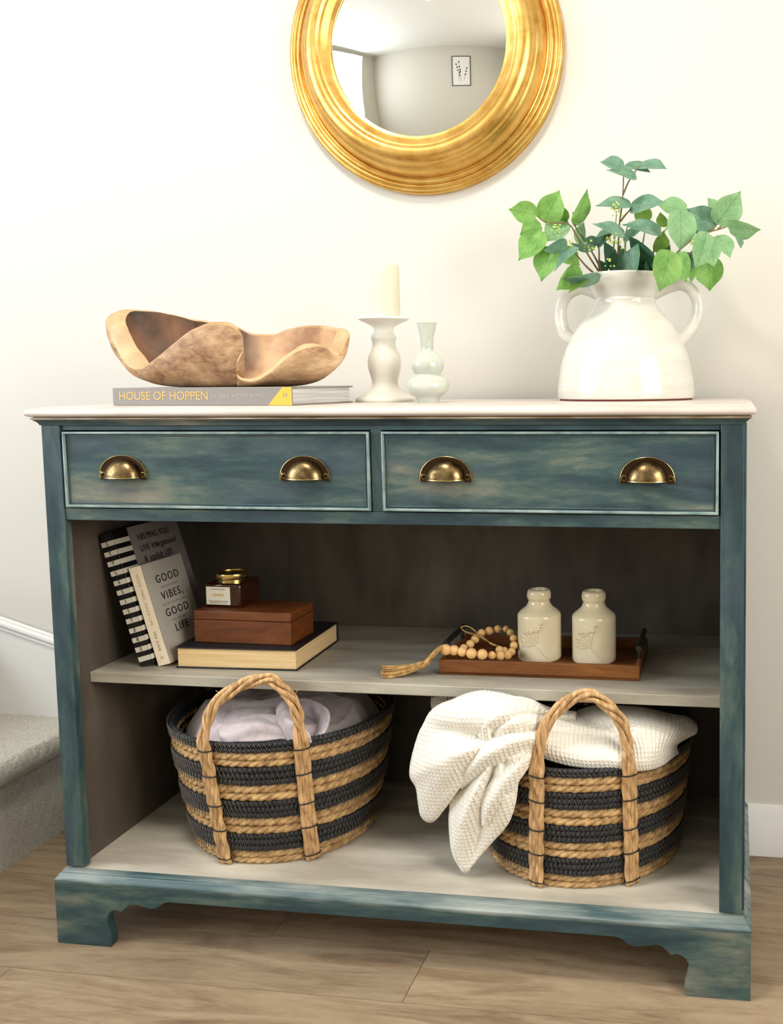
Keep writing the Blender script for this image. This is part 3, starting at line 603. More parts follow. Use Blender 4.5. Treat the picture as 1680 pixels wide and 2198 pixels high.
# base x,y, tip x,y, width ratio, tone (0 green 1 pale 2 blue 3 dark 4 olive), depth
LV = [(243, 437, 85, 403, .85, 0, -.05), (300, 475, 378, 292, .85, 0, -.01), (318, 470, 288, 335, .7, 0, .02), (465, 480, 553, 292, .42, 0, 0), (470, 495, 528, 335, .45, 1, .02), (265, 488, 150, 550, .8, 0, -.03), (282, 545, 137, 697, .72, 0, -.05),
    (420, 475, 285, 590, .78, 1, -.01), (415, 470, 400, 388, .8, 0, .0), (418, 590, 290, 655, .55, 2, -.06), (335, 628, 268, 822, .72, 0, -.05), (380, 645, 500, 725, .75, 0, .01), (485, 632, 342, 755, .28, 2, -.07), (490, 740, 368, 882, .62, 0, -.07), (612, 790, 395, 822, .36, 2, -.08),
    (535, 800, 430, 885, .5, 4, -.06), (500, 605, 517, 480, .6, 1, .02), (582, 622, 440, 612, .36, 2, -.05), (604, 605, 510, 575, .6, 3, -.02), (600, 612, 692, 525, .5, 3, -.03), (752, 157, 617, 122, .58, 2, 0), (845, 152, 1006, 158, .36, 2, 0), (762, 150, 912, 180, .36, 2, .02), (822, 225, 656, 165, .34, 2, -.02),
    (792, 382, 591, 372, .34, 2, -.02), (885, 476, 838, 372, .98, 4, .02), (795, 405, 992, 350, .45, 2, -.01), (752, 560, 578, 478, .36, 2, -.05), (700, 535, 585, 562, .3, 2, -.04), (680, 745, 648, 585, .5, 3, -.01), (790, 786, 830, 592, .55, 2, -.05), (725, 790, 690, 640, .5, 3, -.02),
    (905, 790, 820, 640, .55, 3, -.02), (925, 700, 770, 565, .5, 3, -.05), (910, 795, 895, 665, .6, 3, -.03), (965, 545, 748, 480, .36, 2, -.04), (755, 585, 855, 515, .45, 2, 0), (992, 505, 963, 422, .75, 4, .02), (955, 655, 990, 530, .75, 4, .0), (1115, 420, 945, 365, .62, 1, .01),
    (1085, 418, 1088, 645, .80, 1, -.06), (1290, 490, 1118, 405, .82, 2, .0), (1300, 482, 1437, 302, .82, 1, -.01), (1292, 420, 1245, 335, .7, 1, .03), (1365, 500, 1547, 532, .56, 1, -.02), (1235, 545, 1178, 752, .7, 1, -.06), (1262, 590, 1275, 738, .8, 1, -.05), (1305, 560, 1378, 682, .66, 1, .0),
    (1412, 560, 1440, 632, .45, 2, .01), (1245, 690, 1255, 880, .95, 0, -.02), (1150, 650, 1205, 775, .6, 2, .0), (1020, 652, 968, 882, .78, 0, -.10), (1075, 660, 1112, 830, .75, 0, -.06), (1128, 740, 1152, 835, .45, 0, -.04), (960, 705, 1030, 615, .5, 3, .0), (1230, 520, 1150, 545, .5, 3, .02),
    (1100, 710, 1150, 655, .6, 3, 0), (950, 795, 940, 680, .55, 3, 0), (870, 790, 850, 600, .6, 3, .02), (760, 790, 740, 610, .6, 3, .03), (640, 785, 610, 690, .6, 3, .02), (1000, 790, 1010, 680, .6, 3, .0)]
for k, (a, c, a2, c2_, wr, tone, dy) in enumerate(LV):
    yb_ = y+dy+R_.uniform(-.01, .01); u, v = zp(a, c); B = aty(u, v, yb_); u, v = zp(a2, c2_); Tp = aty(u, v, yb_-.012+R_.uniform(-.006, .012))
    ax = Tp-B; L = ax.length; ax.normalize(); vd = (B-CAM).normalized(); side = ax.cross(vd).normalized(); nrm = side.cross(ax)
    cw = min(1, wr/.86); sgn = R_.choice((-1, 1)); sd = side*cw+nrm*(sgn*math.sqrt(max(0, 1-cw*cw))); sd.normalize(); nn = ax.cross(sd)
    if nn.dot(vd) > 0: nn = -nn
    hw = L*.86/2*(wr/.86 if wr > .86 else 1)
    P = []; UV = []
    for i in range(15):
        t = i/14; wd = (math.sin(PI*min(t*1.0, 1)**.62)**.85 if t < 1 else 0)
        wd = (t**.42)*(1-t)**.72*2.02*(1-.72*max(0, (t-.62)/.38)**1.3) if 0 < t < 1 else 0
        row = []; ru = []
        for j in range(9):
            s = (j-4)/4; x_ = s*hw*wd; fold = abs(s)*hw*wd*.22; curl = -.16*L*(t-.35)**2+.012*L*math.sin(t*9+s*3)
            back_ = -.06*L*abs(s)**1.5*(1 if t < .25 else 0)*(1-t/.25)
            row.append(B+ax*(t*L+back_)+sd*x_+nn*(fold+curl)); ru.append((.5+s*wd*.5, t))
        P.append(row); UV.append(ru)
    b = MB(); b.grid(P, 0, UV); build('leaf', b, M_leaf[tone], parent=fo, angle=180, recalc=False)
b = MB()
for a, c, n, dy in ((715, 400, 26, -.03), (672, 562, 22, -.06), (710, 590, 10, -.06), (360, 515, 16, -.03), (553, 618, 14, -.06), (1160, 592, 18, -.02), (668, 715, 8, -.05), (435, 600, 8, -.03)):
    for i in range(n):
        u, v = zp(a+R_.gauss(0, 17), c+R_.gauss(0, 17)); q = aty(u, v, y+dy+R_.uniform(-.012, .012)); b.sphere(q, R_.uniform(.0012, .0024), 6, 5)
build('flower_buds', b, M_bud, parent=fo, kind='stuff')
# ------------------------------------------------------------------ shelf: leaning books
ZS = .4763
def lean_book(name, label, org, lean, h, wd, tk):
    Z = Vector((-math.sin(lean), 0, math.cos(lean))); Y = Vector((0, 1, 0)); X = Vector((math.cos(lean), 0, math.sin(lean)))
    return thing(name, label, 'book', org), X, Y, Z
# org = lower front left corner (resting edge); X thickness to the right, Y cover width to the back, Z up
o1 = Vector((.0965, .102, ZS+.0004)); g, X, Y, Z = lean_book('standing_book', 'tall black and white striped hardback with grey cover leaning left at the shelf end', o1, math.radians(16.4), .258, .2, .028)
H1, W1, T1 = .256, .205, .0265
b = MB(); b.obox(o1, X*.0025, Y*W1, Z*H1); b.obox(o1+X*(T1-.0025), X*.0025, Y*W1, Z*H1); b.obox(o1, X*T1, Y*.003, Z*H1); build('cover', b, M_ssblack, parent=g, bevel=.0005)
b = MB(); b.obox(o1+X*.0025+Y*.003+Z*.003, X*(T1-.005), Y*(W1-.008), Z*(H1-.006)); build('pages', b, M_paperw, parent=g, smooth=False)
b = MB(); nst = 13; pitch = .0185; wst = .0092
for k in range(nst):
    zc = H1-.012-k*pitch-.004
    b.obox(o1+Z*(zc-wst)-Y*.0004-X*.0002, X*(T1+.0007), Y*.0006, Z*wst); b.obox(o1+Z*(zc-wst)+X*(T1-.0002)-Y*.0004, X*.0006, Y*.075, Z*wst)
build('white_stripes', b, M_stripe, parent=g, smooth=False, label='white stripes round the spine')
for k, ch_ in enumerate('STYLESISTERS'):
    zc = H1-.016-k*pitch-wst/2; text('spine_letter', ch_, .0105, M_ink, o1+Z*zc+X*(T1*.45)-Y*.0008, X, Z, g, stretch=.9)
b = MB(); b.obox(o1+X*(T1+.0006)+Y*.045+Z*.001, X*.0008, Y*(W1-.045), Z*(H1-.001)); build('grey_cover_panel', b, M_ssgrey, parent=g, smooth=False, label='silver grey front cover panel')
fc = o1+X*(T1+.0018)
for tx, zz, yy, sz, sh in (('HELPING YOU', .232, .118, .017, 0), ('LIVE AN', .210, .094, .017, 0), ('organised', .211, .148, .018, .35), ('&', .189, .072, .016, 0), ('stylish', .189, .105, .018, .35), ('LIFE', .190, .148, .016, 0)):
    text('cover_lettering', tx, sz, M_ink, fc+Z*zz+Y*yy, Y, Z, g, shear=sh, stretch=.95)
o2 = Vector((.1275, .1085, ZS+.0004)); g, X, Y, Z = lean_book('standing_book', 'small cream paperback with black cover lettering leaning in front of the striped book', o2, math.radians(15.6), .19, .129, .026)
H2, W2, T2 = .1895, .129, .0262
b = MB(); b.obox(o2, X*.0006, Y*W2, Z*H2); b.obox(o2, X*T2, Y*.0008, Z*H2); build('cover_spine', b, M_gvspine, parent=g, smooth=False)
b = MB(); b.obox(o2+X*(T2-.0006), X*.0009, Y*W2, Z*H2); build('front_cover', b, M_gvcover, parent=g, smooth=False, label='warm grey front cover')
b = MB(); b.obox(o2+X*.0006+Y*.0008+Z*.0005, X*(T2-.0012), Y*(W2-.0015), Z*(H2-.001)); build('pages', b, M_paper, parent=g, smooth=False)
fc = o2+X*(T2+.0008)
for tx, zz, yy in (('GOOD', .1545, .066), ('VIBES,', .1215, .066), ('GOOD', .0885, .066), ('LIFE', .0565, .066)): text('cover_lettering', tx, .0215, M_ink, fc+Z*zz+Y*yy, Y, Z, g, spacing=1.25, extr=.0003)
for tx, zz in (('HOW SELF-LOVE IS', .138), ('THE KEY TO UNLOCKING', .105), ('YOUR GREATNESS', .073)): text('cover_lettering', tx, .0052, M_greyink, fc+Z*zz+Y*.066, Y, Z, g, spacing=1.3)
text('spine_lettering', 'GOOD VIBES, GOOD LIFE', .0068, M_pinkink, o2+X*(T2*.5)+Z*.126-Y*.0006, -Z, X, g, spacing=1.3)
text('spine_lettering', 'VEX KING', .0068, M_greyink, o2+X*(T2*.5)+Z*.046-Y*.0006, -Z, X, g, spacing=1.3)
text('publisher_mark', 'H', .008, M_goldink, o2+X*(T2*.5)+Z*.014-Y*.0006, X, Z, g)
# black hardback lying flat, wooden box, candle jar
p0 = Vector((.1655, .1036, ZS+.0003)); p1 = Vector((.3985, .1115, ZS+.0003)); ux = (p1-p0).normalized(); uy = Vector((-ux.y, ux.x, 0)); Lb = (p1-p0).length; Tb = .0395
p0 = p0+ux*.0
Db = .205
g = thing('lying_book', 'thick black hardback with cream page edges lying flat under the wooden box', 'book', p0)
b = MB(); b.obox(p0, ux*Lb, uy*Db, bz*.0025); b.obox(p0+bz*(Tb-.0025), ux*Lb, uy*Db, bz*.0025); b.obox(p0+uy*(Db-.003), ux*Lb, uy*.003, bz*Tb); build('cover', b, M_blackcov, parent=g, bevel=.0006)
b = MB(); b.obox(p0+bz*.0025+ux*.003+uy*.004, ux*(Lb-.006), uy*(Db-.007), bz*(Tb-.005)); build('pages', b, M_paper, parent=g, smooth=False)
zb2 = ZS+.0003+Tb
a = at(418, 1378, 2, zb2); c = at(625, 1386, 2, zb2); ux2 = (c-a).normalized(); uy2 = Vector((-ux2.y, ux2.x, 0)); Lx = (c-a).length; a.z = zb2+.0003
Hx = aty(418, 1310, a.y).z-zb2
g = thing('wooden_box', 'reddish brown wooden box with lidded top on the black hardback', 'box', a)
b = MB(); b.obox(a, ux2*Lx, uy2*.095, bz*(Hx*.70)); build('box_body', b, M_box, parent=g, bevel=.0012)
b = MB(); b.obox(a+bz*(Hx*.71), ux2*Lx, uy2*.095, bz*(Hx*.29)); build('lid', b, M_box, parent=g, bevel=.0018)
zj = zb2+.0003+Hx
a = at(440, 1303, 2, zj); a.z = zj+.0003; a += Vector((0, .0, 0)); sj = .074
ja = math.radians(-2); jx = Vector((math.cos(ja), math.sin(ja), 0)); jy = Vector((-jx.y, jx.x, 0)); Hj = aty(440, 1252, a.y).z-zj
g = thing('candle_jar', 'square amber glass candle jar with gold lid and cream label on the wooden box', 'candle', a)
b = MB(); b.obox(a, jx*sj, jy*sj, bz*Hj); build('jar_glass', b, M_amber, parent=g, bevel=.004)
b = MB(); b.obox(a+jx*.006+jy*.006+bz*.005, jx*(sj-.012), jy*(sj-.012), bz*(Hj*.6)); build('candle_wax', b, speckled('brown_wax', S(96, 56, 28), S(124, 78, 42), 10), parent=g, smooth=False)
jc = a+jx*sj/2+jy*sj/2; b = MB(); r_ = .0285; b.lathe([(r_-.002, Hj), (r_-.002, Hj+.004), (r_, Hj+.0045), (r_+.0008, Hj+.006), (r_, Hj+.0075), (r_+.0006, Hj+.010), (r_+.0010, Hj+.0125), (r_, Hj+.015), (r_-.001, Hj+.0155), (r_-.001, Hj+.0145), (.001, Hj+.0145)], jc, 48); build('lid', b, M_lid, parent=g, label='gold screw lid')
b = MB(); b.obox(a+jx*.004+bz*(Hj*.12)-jy*.0006, jx*.049, jy*.0008, bz*(Hj*.74)); build('paper_label', b, M_lab, parent=g, smooth=False, label='cream paper label')
text('label_lettering', 'LINEN', .0085, M_goldink, a+jx*.0285+bz*(Hj*.52)-jy*.0008, jx, bz, g)
text('label_lettering', 'SCENTED CANDLE', .0034, M_greyink, a+jx*.0285+bz*(Hj*.76)-jy*.0008, jx, bz, g)
text('label_lettering', 'HAND POURED IN ENGLAND', .003, M_greyink, a+jx*.0285+bz*(Hj*.26)-jy*.0008, jx, bz, g)
text('label_lettering', '180G NET WT. 6.3 OZ', .0034, M_greyink, a+jx*.0285+bz*(Hj*.19)-jy*.0008, jx, bz, g)
# ------------------------------------------------------------------ tray with bottles and beads
t0 = Vector((.6635, .1235, ZS+.0003)); t1 = Vector((1.0228, .1272, ZS+.0003)); tx = (t1-t0).normalized(); ty = Vector((-tx.y, tx.x, 0)); TL = (t1-t0).length; TD = .185
hT = aty(941, 1416, .1238).z-ZS
g = thing('serving_tray', 'narrow walnut tray with dark bar handles at the right of the shelf', 'tray', t0)
tb = .008
b = MB(); b.obox(t0, tx*TL, ty*TD, bz*.007); build('tray_base', b, M_tray, parent=g, bevel=.001)
for oo, e1, e2 in ((t0, tx*TL, ty*tb), (t0+ty*(TD-tb), tx*TL, ty*tb)):
    b = MB(); b.obox(oo, e1, e2, bz*hT); build('long_side', b, M_tray, parent=g, bevel=.0015)
for oo in (t0+ty*tb, t0+tx*(TL-tb)+ty*tb):
    b = MB(); b.obox(oo, tx*tb, ty*(TD-2*tb), bz*hT); build('short_side', b, M_tray, parent=g, bevel=.0015)
for s in (0, 1):
    cx_ = t0+tx*(tb/2 if s == 0 else TL-tb/2)
    b = MB(); b.tube([cx_+ty*.030+bz*(hT+.022), cx_+ty*(TD-.030)+bz*(hT+.022)], .0052, 14)
    for yy in (.045, TD-.045): b.tube([cx_+ty*yy+bz*(hT-.003), cx_+ty*yy+bz*(hT+.022)], .0036, 10)
    build('bar_handle', b, M_iron, parent=g, label='dark iron bar handle')
def bottle(bx_, by_, label, dz):
    z0 = ZS+.0075; s = .0405
    g = thing('ceramic_bottle', label, 'bottle', (bx_, by_, z0), 'cream ceramic bottles on the tray'); b = MB()
    pr = [(.001, 0), (.90, 0), (.97, .05), (1, .12), (1, .35), (1, 1.6), (1, 1.95), (.985, 2.03), (.94, 2.09), (.84, 2.18), (.72, 2.27), (.60, 2.37), (.52, 2.50), (.49, 2.60), (.485, 2.64), (.50, 2.67), (.54, 2.71), (.555, 2.82), (.55, 2.93), (.53, 3.02), (.49, 3.09), (.43, 3.12), (.36, 3.10), (.33, 3.04), (.33, 2.7), (.4, 2.4)]
    kz = aty(1157, 1264, .2215).z-z0; kz = kz/3.12
    b.lathe([(r*s, z0+h*kz) for r, h in pr], (bx_, by_, 0), 64); build('bottle_body', b, M_cream, parent=g, angle=60)
    # raised cow-parsley head on the side that faces the camera
    b = MB(); d = Vector((CAM.x-bx_, CAM.y-by_, 0)).normalized(); a0 = math.atan2(d.y, d.x)-.12
    def cy_(x, z, o=0.): a_ = a0+x/s; return Vector((bx_+(s+o)*math.cos(a_), by_+(s+o)*math.sin(a_), z0+z))
    hub = (-.002, .036); b.tube([cy_(.020, .010), cy_(.012, .018), cy_(.004, .030), cy_(*hub)], .0015, 6)
    for x, z in ((-.030, .034), (-.029, .043), (-.027, .051), (-.021, .058), (-.013, .061), (-.004, .064), (.004, .067), (.006, .072)):
        b.tube([cy_(*hub), cy_((hub[0]+x)/2-.002, (hub[1]+z)/2-.003), cy_(x, z)], .0013, 6)
        for k in range(5): b.sphere(cy_(x+R_.uniform(-.004, .004), z+R_.uniform(-.003, .004)), .0026, 7, 5)
    build('flower_relief', b, M_cream, parent=g, angle=60)
bottle(.827, .2215, 'left of the two cream ceramic bottles with raised flower, next to the wooden beads', 0)
bottle(.930, .2195, 'right of the two cream ceramic bottles with raised flower, near the tray handle', 0)
# bead garland
zbd = ZS+.0003+hT
gl = thing('bead_garland', 'string of natural wooden beads with jute tassel draped over the tray end', 'garland', (.70, .15, ZS))
def zq(a, c): return 780+a/2.4, 1200+c/2.4
BD = [(423, 467, 29, .128), (466, 470, 27, .132), (508, 478, 25, .130), (556, 486, 28, .128), (611, 491, 28, .132), (660, 496, 22, .142), (703, 498, 25, .150), (740, 495, 24, .160), (762, 478, 21, .175), (774, 445, 21, .200), (772, 408, 19, .215), (756, 378, 19, .235), (735, 360, 18, .25), (692, 361, 21, .262), (647, 370, 22, .255), (608, 380, 20, .245), (575, 413, 22, .21), (549, 438, 22, .185), (515, 458, 20, .165), (700, 468, 21, .175), (725, 470, 18, .18)]
pts3 = []
for a, c, r, yy in BD:
    u, v = zq(a, c); q = aty(u, v, yy); rr = r/2.4/FPX*(q-CAM).dot(CF); b = MB(); b.sphere(q, rr, 20, 14); build('bead', b, M_beadw, parent=gl, angle=180); pts3.append(q)
b = MB(); b.tube(pts3[:18], .0012, 6)
for loop in ([(500, 352), (530, 345), (565, 362), (600, 400), (640, 425), (700, 452)], [(500, 352), (520, 372), (560, 385), (610, 400), (660, 440), (705, 450)]):
    P = [aty(*zq(a, c), .19+.02*k/5) for k, (a, c) in enumerate(loop)]; b.tube(catmull(P, 5), .0011, 6)
build('jute_loop', b, M_jute, parent=gl)
b = MB(); A = aty(*zq(398, 462), .122); 
neck = [(398, 458), (375, 478), (350, 505), (330, 528)]
for k in range(12):
    off = Vector((0, R_.uniform(-.006, .006), 0)); o_ = R_.uniform(-13, 13)
    b.tube(catmull([aty(*zq(a, c+o_*(.5+.5*i/3)), .118)+off for i, (a, c) in enumerate(neck)], 4), .0032, 6)
for i in range(7):
    cc = aty(*zq(342-i*3.2, 515+i*3), .117); b.tube([cc+Vector((.009*math.cos(t)*.6, .012*math.sin(t), .011*math.cos(t))) for t in [2*PI*k/12 for k in range(12)]], .0022, 6, closed=True)
for k in range(46):
    s = R_.uniform(-1, 1); e = R_.uniform(-1, 1); 
    P = [aty(*zq(328, 532+s*10), .117+e*.006), aty(*zq(250, 562+s*18), .112+e*.010), aty(*zq(170+R_.uniform(-6, 6), 578+s*26), .108+e*.014), aty(*zq(98+R_.uniform(-8, 8), 585+s*32), .105+e*.018)]
    P = [Vector((p.x, p.y, max(p.z, ZS+.0022))) for p in P]; b.tube(catmull(P, 4), .0017, 5)
build('tassel', b, M_jute, parent=gl)
# ------------------------------------------------------------------ baskets
def ropering(b, cx, cy, r, z, rad, pitch, ph, strands=2, mi=0, th0=0, th1=2*PI, squash=1.):
    circ = 2*PI*r; turns = max(1, round(circ/pitch)); n = turns*8; sr = rad*.60
    for s in range(strands):
        P = []
        for k in range(n):
            t = 2*PI*k/n; a = turns*t+2*PI*s/strands+ph; rr = r+rad*.45*math.cos(a); P.append((cx+rr*math.cos(t), cy+rr*math.sin(t), z+rad*.45*math.sin(a)*squash+.0008*math.sin(3*t+ph)))
        b.tube(P, [sr*(1+.12*math.sin(k*1.7+s)) for k in range(n)], 6, closed=True, mi=mi)
def zigzag(b, cx, cy, r, z0, z1, n, ph):
    P = []
    for k in range(n*2):
        t = 2*PI*k/(n*2)+ph; P.append((cx+r*math.cos(t), cy+r*math.sin(t), (z0 if k % 2 else z1)+R_.uniform(-.0006, .0006)))
    b.tube(P, .0006, 4, closed=True)
def basket(label, cx, cy, rb, rt, zt_, legs, apex, group='striped seagrass baskets'):
    z0 = .1345; g = thing('storage_basket', label, 'basket', (cx, cy, z0), group); H = zt_-z0
    rad_ = lambda z: rb+(rt-rb)*((z-z0)/H)**.9
    n = 14; ph = H/n
    # rows from the floor: 1 natural band 2, dark 2, nat 2, dark 2, nat 2, dark 2, nat 2 (1.5), dark rim
    bands = [('N', .105), ('D', .155), ('N', .125), ('D', .15), ('N', .125), ('D', .15), ('N', .115), ('D', .075)]
    z = z0; k = 0
    for ty_, fr in bands:
        h = H*fr; b = MB()
        if ty_ == 'N':
            for q in range(2):
                zz = z+h*(q+.5)/2; ropering(b, cx, cy, rad_(zz), zz, h*.29, .048, R_.uniform(0, 6), 3)
            build('rope_band', b, M_rope, parent=g, angle=180, recalc=False)
        else:
            m = 3 if fr > .1 else 2
            for q in range(m):
                zz = z+h*(q+.5)/m; ropering(b, cx, cy, rad_(zz), zz, h/m*.60, .014, R_.uniform(0, 6), 2, squash=.8)
            dk = build('dark_band', b, M_black, parent=g, angle=180, recalc=False)
            b = MB()
            for q in range(m):
                zz = z+h*(q+.5)/m; zigzag(b, cx, cy, rad_(zz)+h/m*.66+.0022, zz-h/m*.62, zz+h/m*.55, int(2*PI*rt/.0085), R_.uniform(0, 1))
            build('zigzag_stitching', b, M_thread, parent=dk, angle=180, recalc=False)
        z += h
    b = MB(); b.lathe([(rad_(z0+H*t)-.003, z0+H*t*.97+.001) for t in [i/10 for i in range(11)]]+[(rt-.007, z0+H*.96), (rb-.006, z0+.004), (.001, z0+.004)], (cx, cy, 0), 72); build('lining', b, M_black, parent=g, angle=60)
    # front handle: two straps up the wall and the arch between them
    hb = MB(); rs = .0115; tie = MB()
    wall = []
    for (xt, xb) in legs:
        P = []
        for i in range(26):
            t = i/25; z = z0+.002+(zt_-z0+.004)*t; x = xb+(xt-xb)*t; r = rad_(min(z, zt_))+.013; dx = x-cx; P.append(Vector((x, cy-math.sqrt(max(r*r-dx*dx, 0)), z)))
        wall.append(P)
    lp, rp = wall; A_ = lp[-1]; B_ = rp[-1]; ap = aty(*apex, .030)
    arch = catmull([lp[-4], A_, A_.lerp(ap, .0)+Vector(((ap.x-A_.x)*.18, (ap.y-A_.y)*.3, (ap.z-A_.z)*.58)), Vector((A_.x*.38+ap.x*.62, ap.y, A_.z+(ap.z-A_.z)*.90)), ap, Vector((B_.x*.38+ap.x*.62, ap.y, B_.z+(ap.z-B_.z)*.90)), B_+Vector(((ap.x-B_.x)*.16, (ap.y-B_.y)*.3, (ap.z-B_.z)*.58)), B_, rp[-4]], 10)
    core = lp[:-4]+arch+rp[:-4][::-1]
    # resample evenly
    L = [0]
    for i in range(1, len(core)): L.append(L[-1]+(core[i]-core[i-1]).length)
    tot = L[-1]; n = 300; pts = []; j = 0
    for k in range(n):
        d = tot*k/(n-1)
        while j < len(L)-2 and L[j+1] < d: j += 1
        pts.append(core[j].lerp(core[j+1], min(1, max(0, (d-L[j])/max(L[j+1]-L[j], 1e-9)))))
    nleg = lp[0].z; strands = 3
    for s in range(4):
        P = []
        for k, p in enumerate(pts):
            t = (pts[min(k+1, n-1)]-pts[max(k-1, 0)]).normalized(); outw = Vector((p.x-cx, p.y-cy, 0)).normalized(); sd = t.cross(outw).normalized(); ou = sd.cross(t)
            d = tot*k/(n-1); tw = d/.085*2*PI*.5
            onarch = min(1, max(0, (p.z-zt_+.005)/.05)); u0 = (s-1.5)*.0058; amp = .0068*onarch+.0078*(1-onarch)
            a = tw+2*PI*s/4
            c0 = sd*(u0*1.05)+ou*(.0012*math.sin(d*160+s*2)); c1 = sd*(.0068*math.cos(a))+ou*(.0048*math.sin(a)); P.append(p+c0*(1-onarch)+c1*onarch)
        hb.tube(P, [.0046*(1+.10*math.sin(k*.31+s*2)) for k in range(n)], 7)
    for _ in range(10):
        i = R_.randrange(120, 190); p = pts[i]; d = Vector((R_.uniform(-1, 1), R_.uniform(-.6, .1), R_.uniform(0, 1))).normalized(); hb.tube([p, p+d*.012, p+d*R_.uniform(.016, .024)+Vector((0, 0, .002))], .0005, 4)
    h_ = build('handle', hb, M_ropeh, parent=g, angle=180, recalc=False)
    for P in wall:
        for fz in (.05, .28, .50, .72, .955):
            i = int(fz*25); p = P[i]; t = (P[min(i+1, 25)]-P[i-1]).normalized(); outw = Vector((p.x-cx, p.y-cy, 0)).normalized(); sd = t.cross(outw).normalized(); tl = R_.uniform(-.1, .1)
            tie = MB(); tie.tube([p+sd*.0145*math.cos(a)+outw*.0078*math.sin(a)+t*(tl*.0145*math.cos(a)) for a in [2*PI*k/16 for k in range(16)]], .0013, 6, closed=True)
            build('tie', tie, M_tie, parent=h_, angle=180, recalc=False)
    return rad_
B1 = dict(cx=.315, cy=.226, rb=.166, rt=.206, z=.375); B2 = dict(cx=.905, cy=.226, rb=.174, rt=.201, z=.358)
basket('striped seagrass basket on the left holding a lilac grey throw', .315, .226, .164, .204, .372, ((.268, .277), (.434, .428)), (575, 1457))
basket('striped seagrass basket on the right with a white throw spilling out', .905, .226, .172, .199, .355, ((.862, .851), (1.013, 1.014)), (1262, 1491))
# ------------------------------------------------------------------ throws
def zt8(a, c): return 320+a/2.897, 1420+c/2.897
def zt1(a, c): return 860+a/2.4, 1440+c/2.4
# grey lilac fleece crumpled inside the left basket
fb = MB(); n = 70; P = []
for i in range(n+1):
    row = []
    for j in range(n*2):
        a = 2*PI*j/(n*2); r = .186*(i/n); x, y_ = .315+r*math.cos(a), .226+r*math.sin(a)
        q = Vector((x*9, y_*9, 0)); h = .352+.040*(1-(r/.186)**2)**.5+.020*(.5-abs(mnoise.noise(q+Vector((3, 1, 5)))))*2-.01+.012*mnoise.noise(q*2.3)
        h -= .03*max(0, (r/.186-.8)/.2); row.append((x, y_, h))
    P.append(row+[row[0]])
fb.grid(P)
tw_ = build('grey_throw', fb, M_fleece, angle=180, base=(.315, .226, .15), recalc=True)
tag(tw_, 'lilac grey fleece throw crumpled inside the left striped basket', 'throw')
def fold_patch(b, ctrl, n, m, rip=.0, seed=0, uvo=(0, 0), mi=0):
    G = net(ctrl, n, m); UV = uvgrid(G); nn, mm = len(G), len(G[0])
    out = []
    for i in range(nn):
        r = []
        for j in range(mm):
            p = G[i][j]; w_ = mnoise.noise(Vector((p.x*14+seed, p.y*14, p.z*14)))*rip; r.append(p+Vector((0, -w_, w_*.5)))
        out.append(r)
    b.grid(out, mi, [[(u+uvo[0], v+uvo[1]) for u, v in row] for row in UV])
b = MB()      # rolled folds lying on the crumpled fleece
def Z8(a, c, y): return aty(*zt8(a, c), y)
fold_patch(b, [[Z8(450, 330, .14), Z8(560, 240, .20), Z8(700, 215, .24), Z8(820, 215, .25), Z8(900, 240, .24)], [Z8(430, 400, .10), Z8(560, 320, .13), Z8(700, 290, .15), Z8(800, 260, .18), Z8(880, 270, .2)], [Z8(440, 450, .065), Z8(560, 420, .075), Z8(700, 390, .085), Z8(800, 380, .10), Z8(870, 380, .12)], [Z8(470, 500, .06), Z8(560, 500, .05), Z8(700, 495, .05), Z8(820, 480, .055), Z8(890, 490, .06)]], 10, 10, .008, 3)
fold_patch(b, [[Z8(860, 250, .19), Z8(960, 232, .16), Z8(1060, 262, .13), Z8(1118, 320, .11), Z8(1100, 420, .09), Z8(1040, 500, .075)], [Z8(880, 300, .21), Z8(950, 262, .18), Z8(1035, 290, .15), Z8(1080, 340, .13), Z8(1060, 420, .11), Z8(1010, 490, .09)], [Z8(800, 330, .13), Z8(880, 330, .16), Z8(960, 350, .17), Z8(1020, 390, .16), Z8(1010, 450, .14), Z8(960, 500, .12)]], 8, 8, .004, 8)
fold_patch(b, [[Z8(790, 300, .12), Z8(830, 250, .13), Z8(890, 270, .14)], [Z8(800, 370, .095), Z8(850, 340, .09), Z8(920, 360, .10)], [Z8(840, 440, .07), Z8(900, 430, .06), Z8(990, 450, .07)], [Z8(860, 500, .06), Z8(920, 500, .055), Z8(1010, 505, .06)]], 8, 8, .004, 5)
fo_ = build('fold', b, M_fleece, parent=tw_, angle=180, solid=.004, recalc=False)
# white waffle throw
wt = MB()
def Z1(a, c, y): return aty(*zt1(a, c), y)
def fan(center, ends, mids, cent_y, seed, nr=22, na=7):
    # a fan of cloth radiating from a gathered knot; ends (a, c, y), mids = extra depth halfway out
    E = catmull([Vector((a, c, y_)) for a, c, y_ in ends], na); Md = catmull([Vector((m_, m2, 0)) for m_, m2 in mids], na)
    G = []
    for i in range(nr+1):
        t = i/nr; row = []
        for j, e in enumerate(E):
            a = center[0]+(e.x-center[0])*t; c = center[1]+(e.y-center[1])*t; fold = Md[j].x*math.sin(PI*min(1, t*1.0))**.8+Md[j].y*math.sin(2*PI*t)
            yy = cent_y+(e.z-cent_y)*t**1.3-fold; row.append(Z1(a, c, yy)+Vector((0, -mnoise.noise(Vector((a*.012, c*.012, seed)))*.003*math.sin(PI*t), 0)))
        G.append(row)
    UV = [[(p.x*.97+p.z*.12, p.z*.97-p.x*.12) for p in r] for r in G]; wt.grid(G, 0, UV)
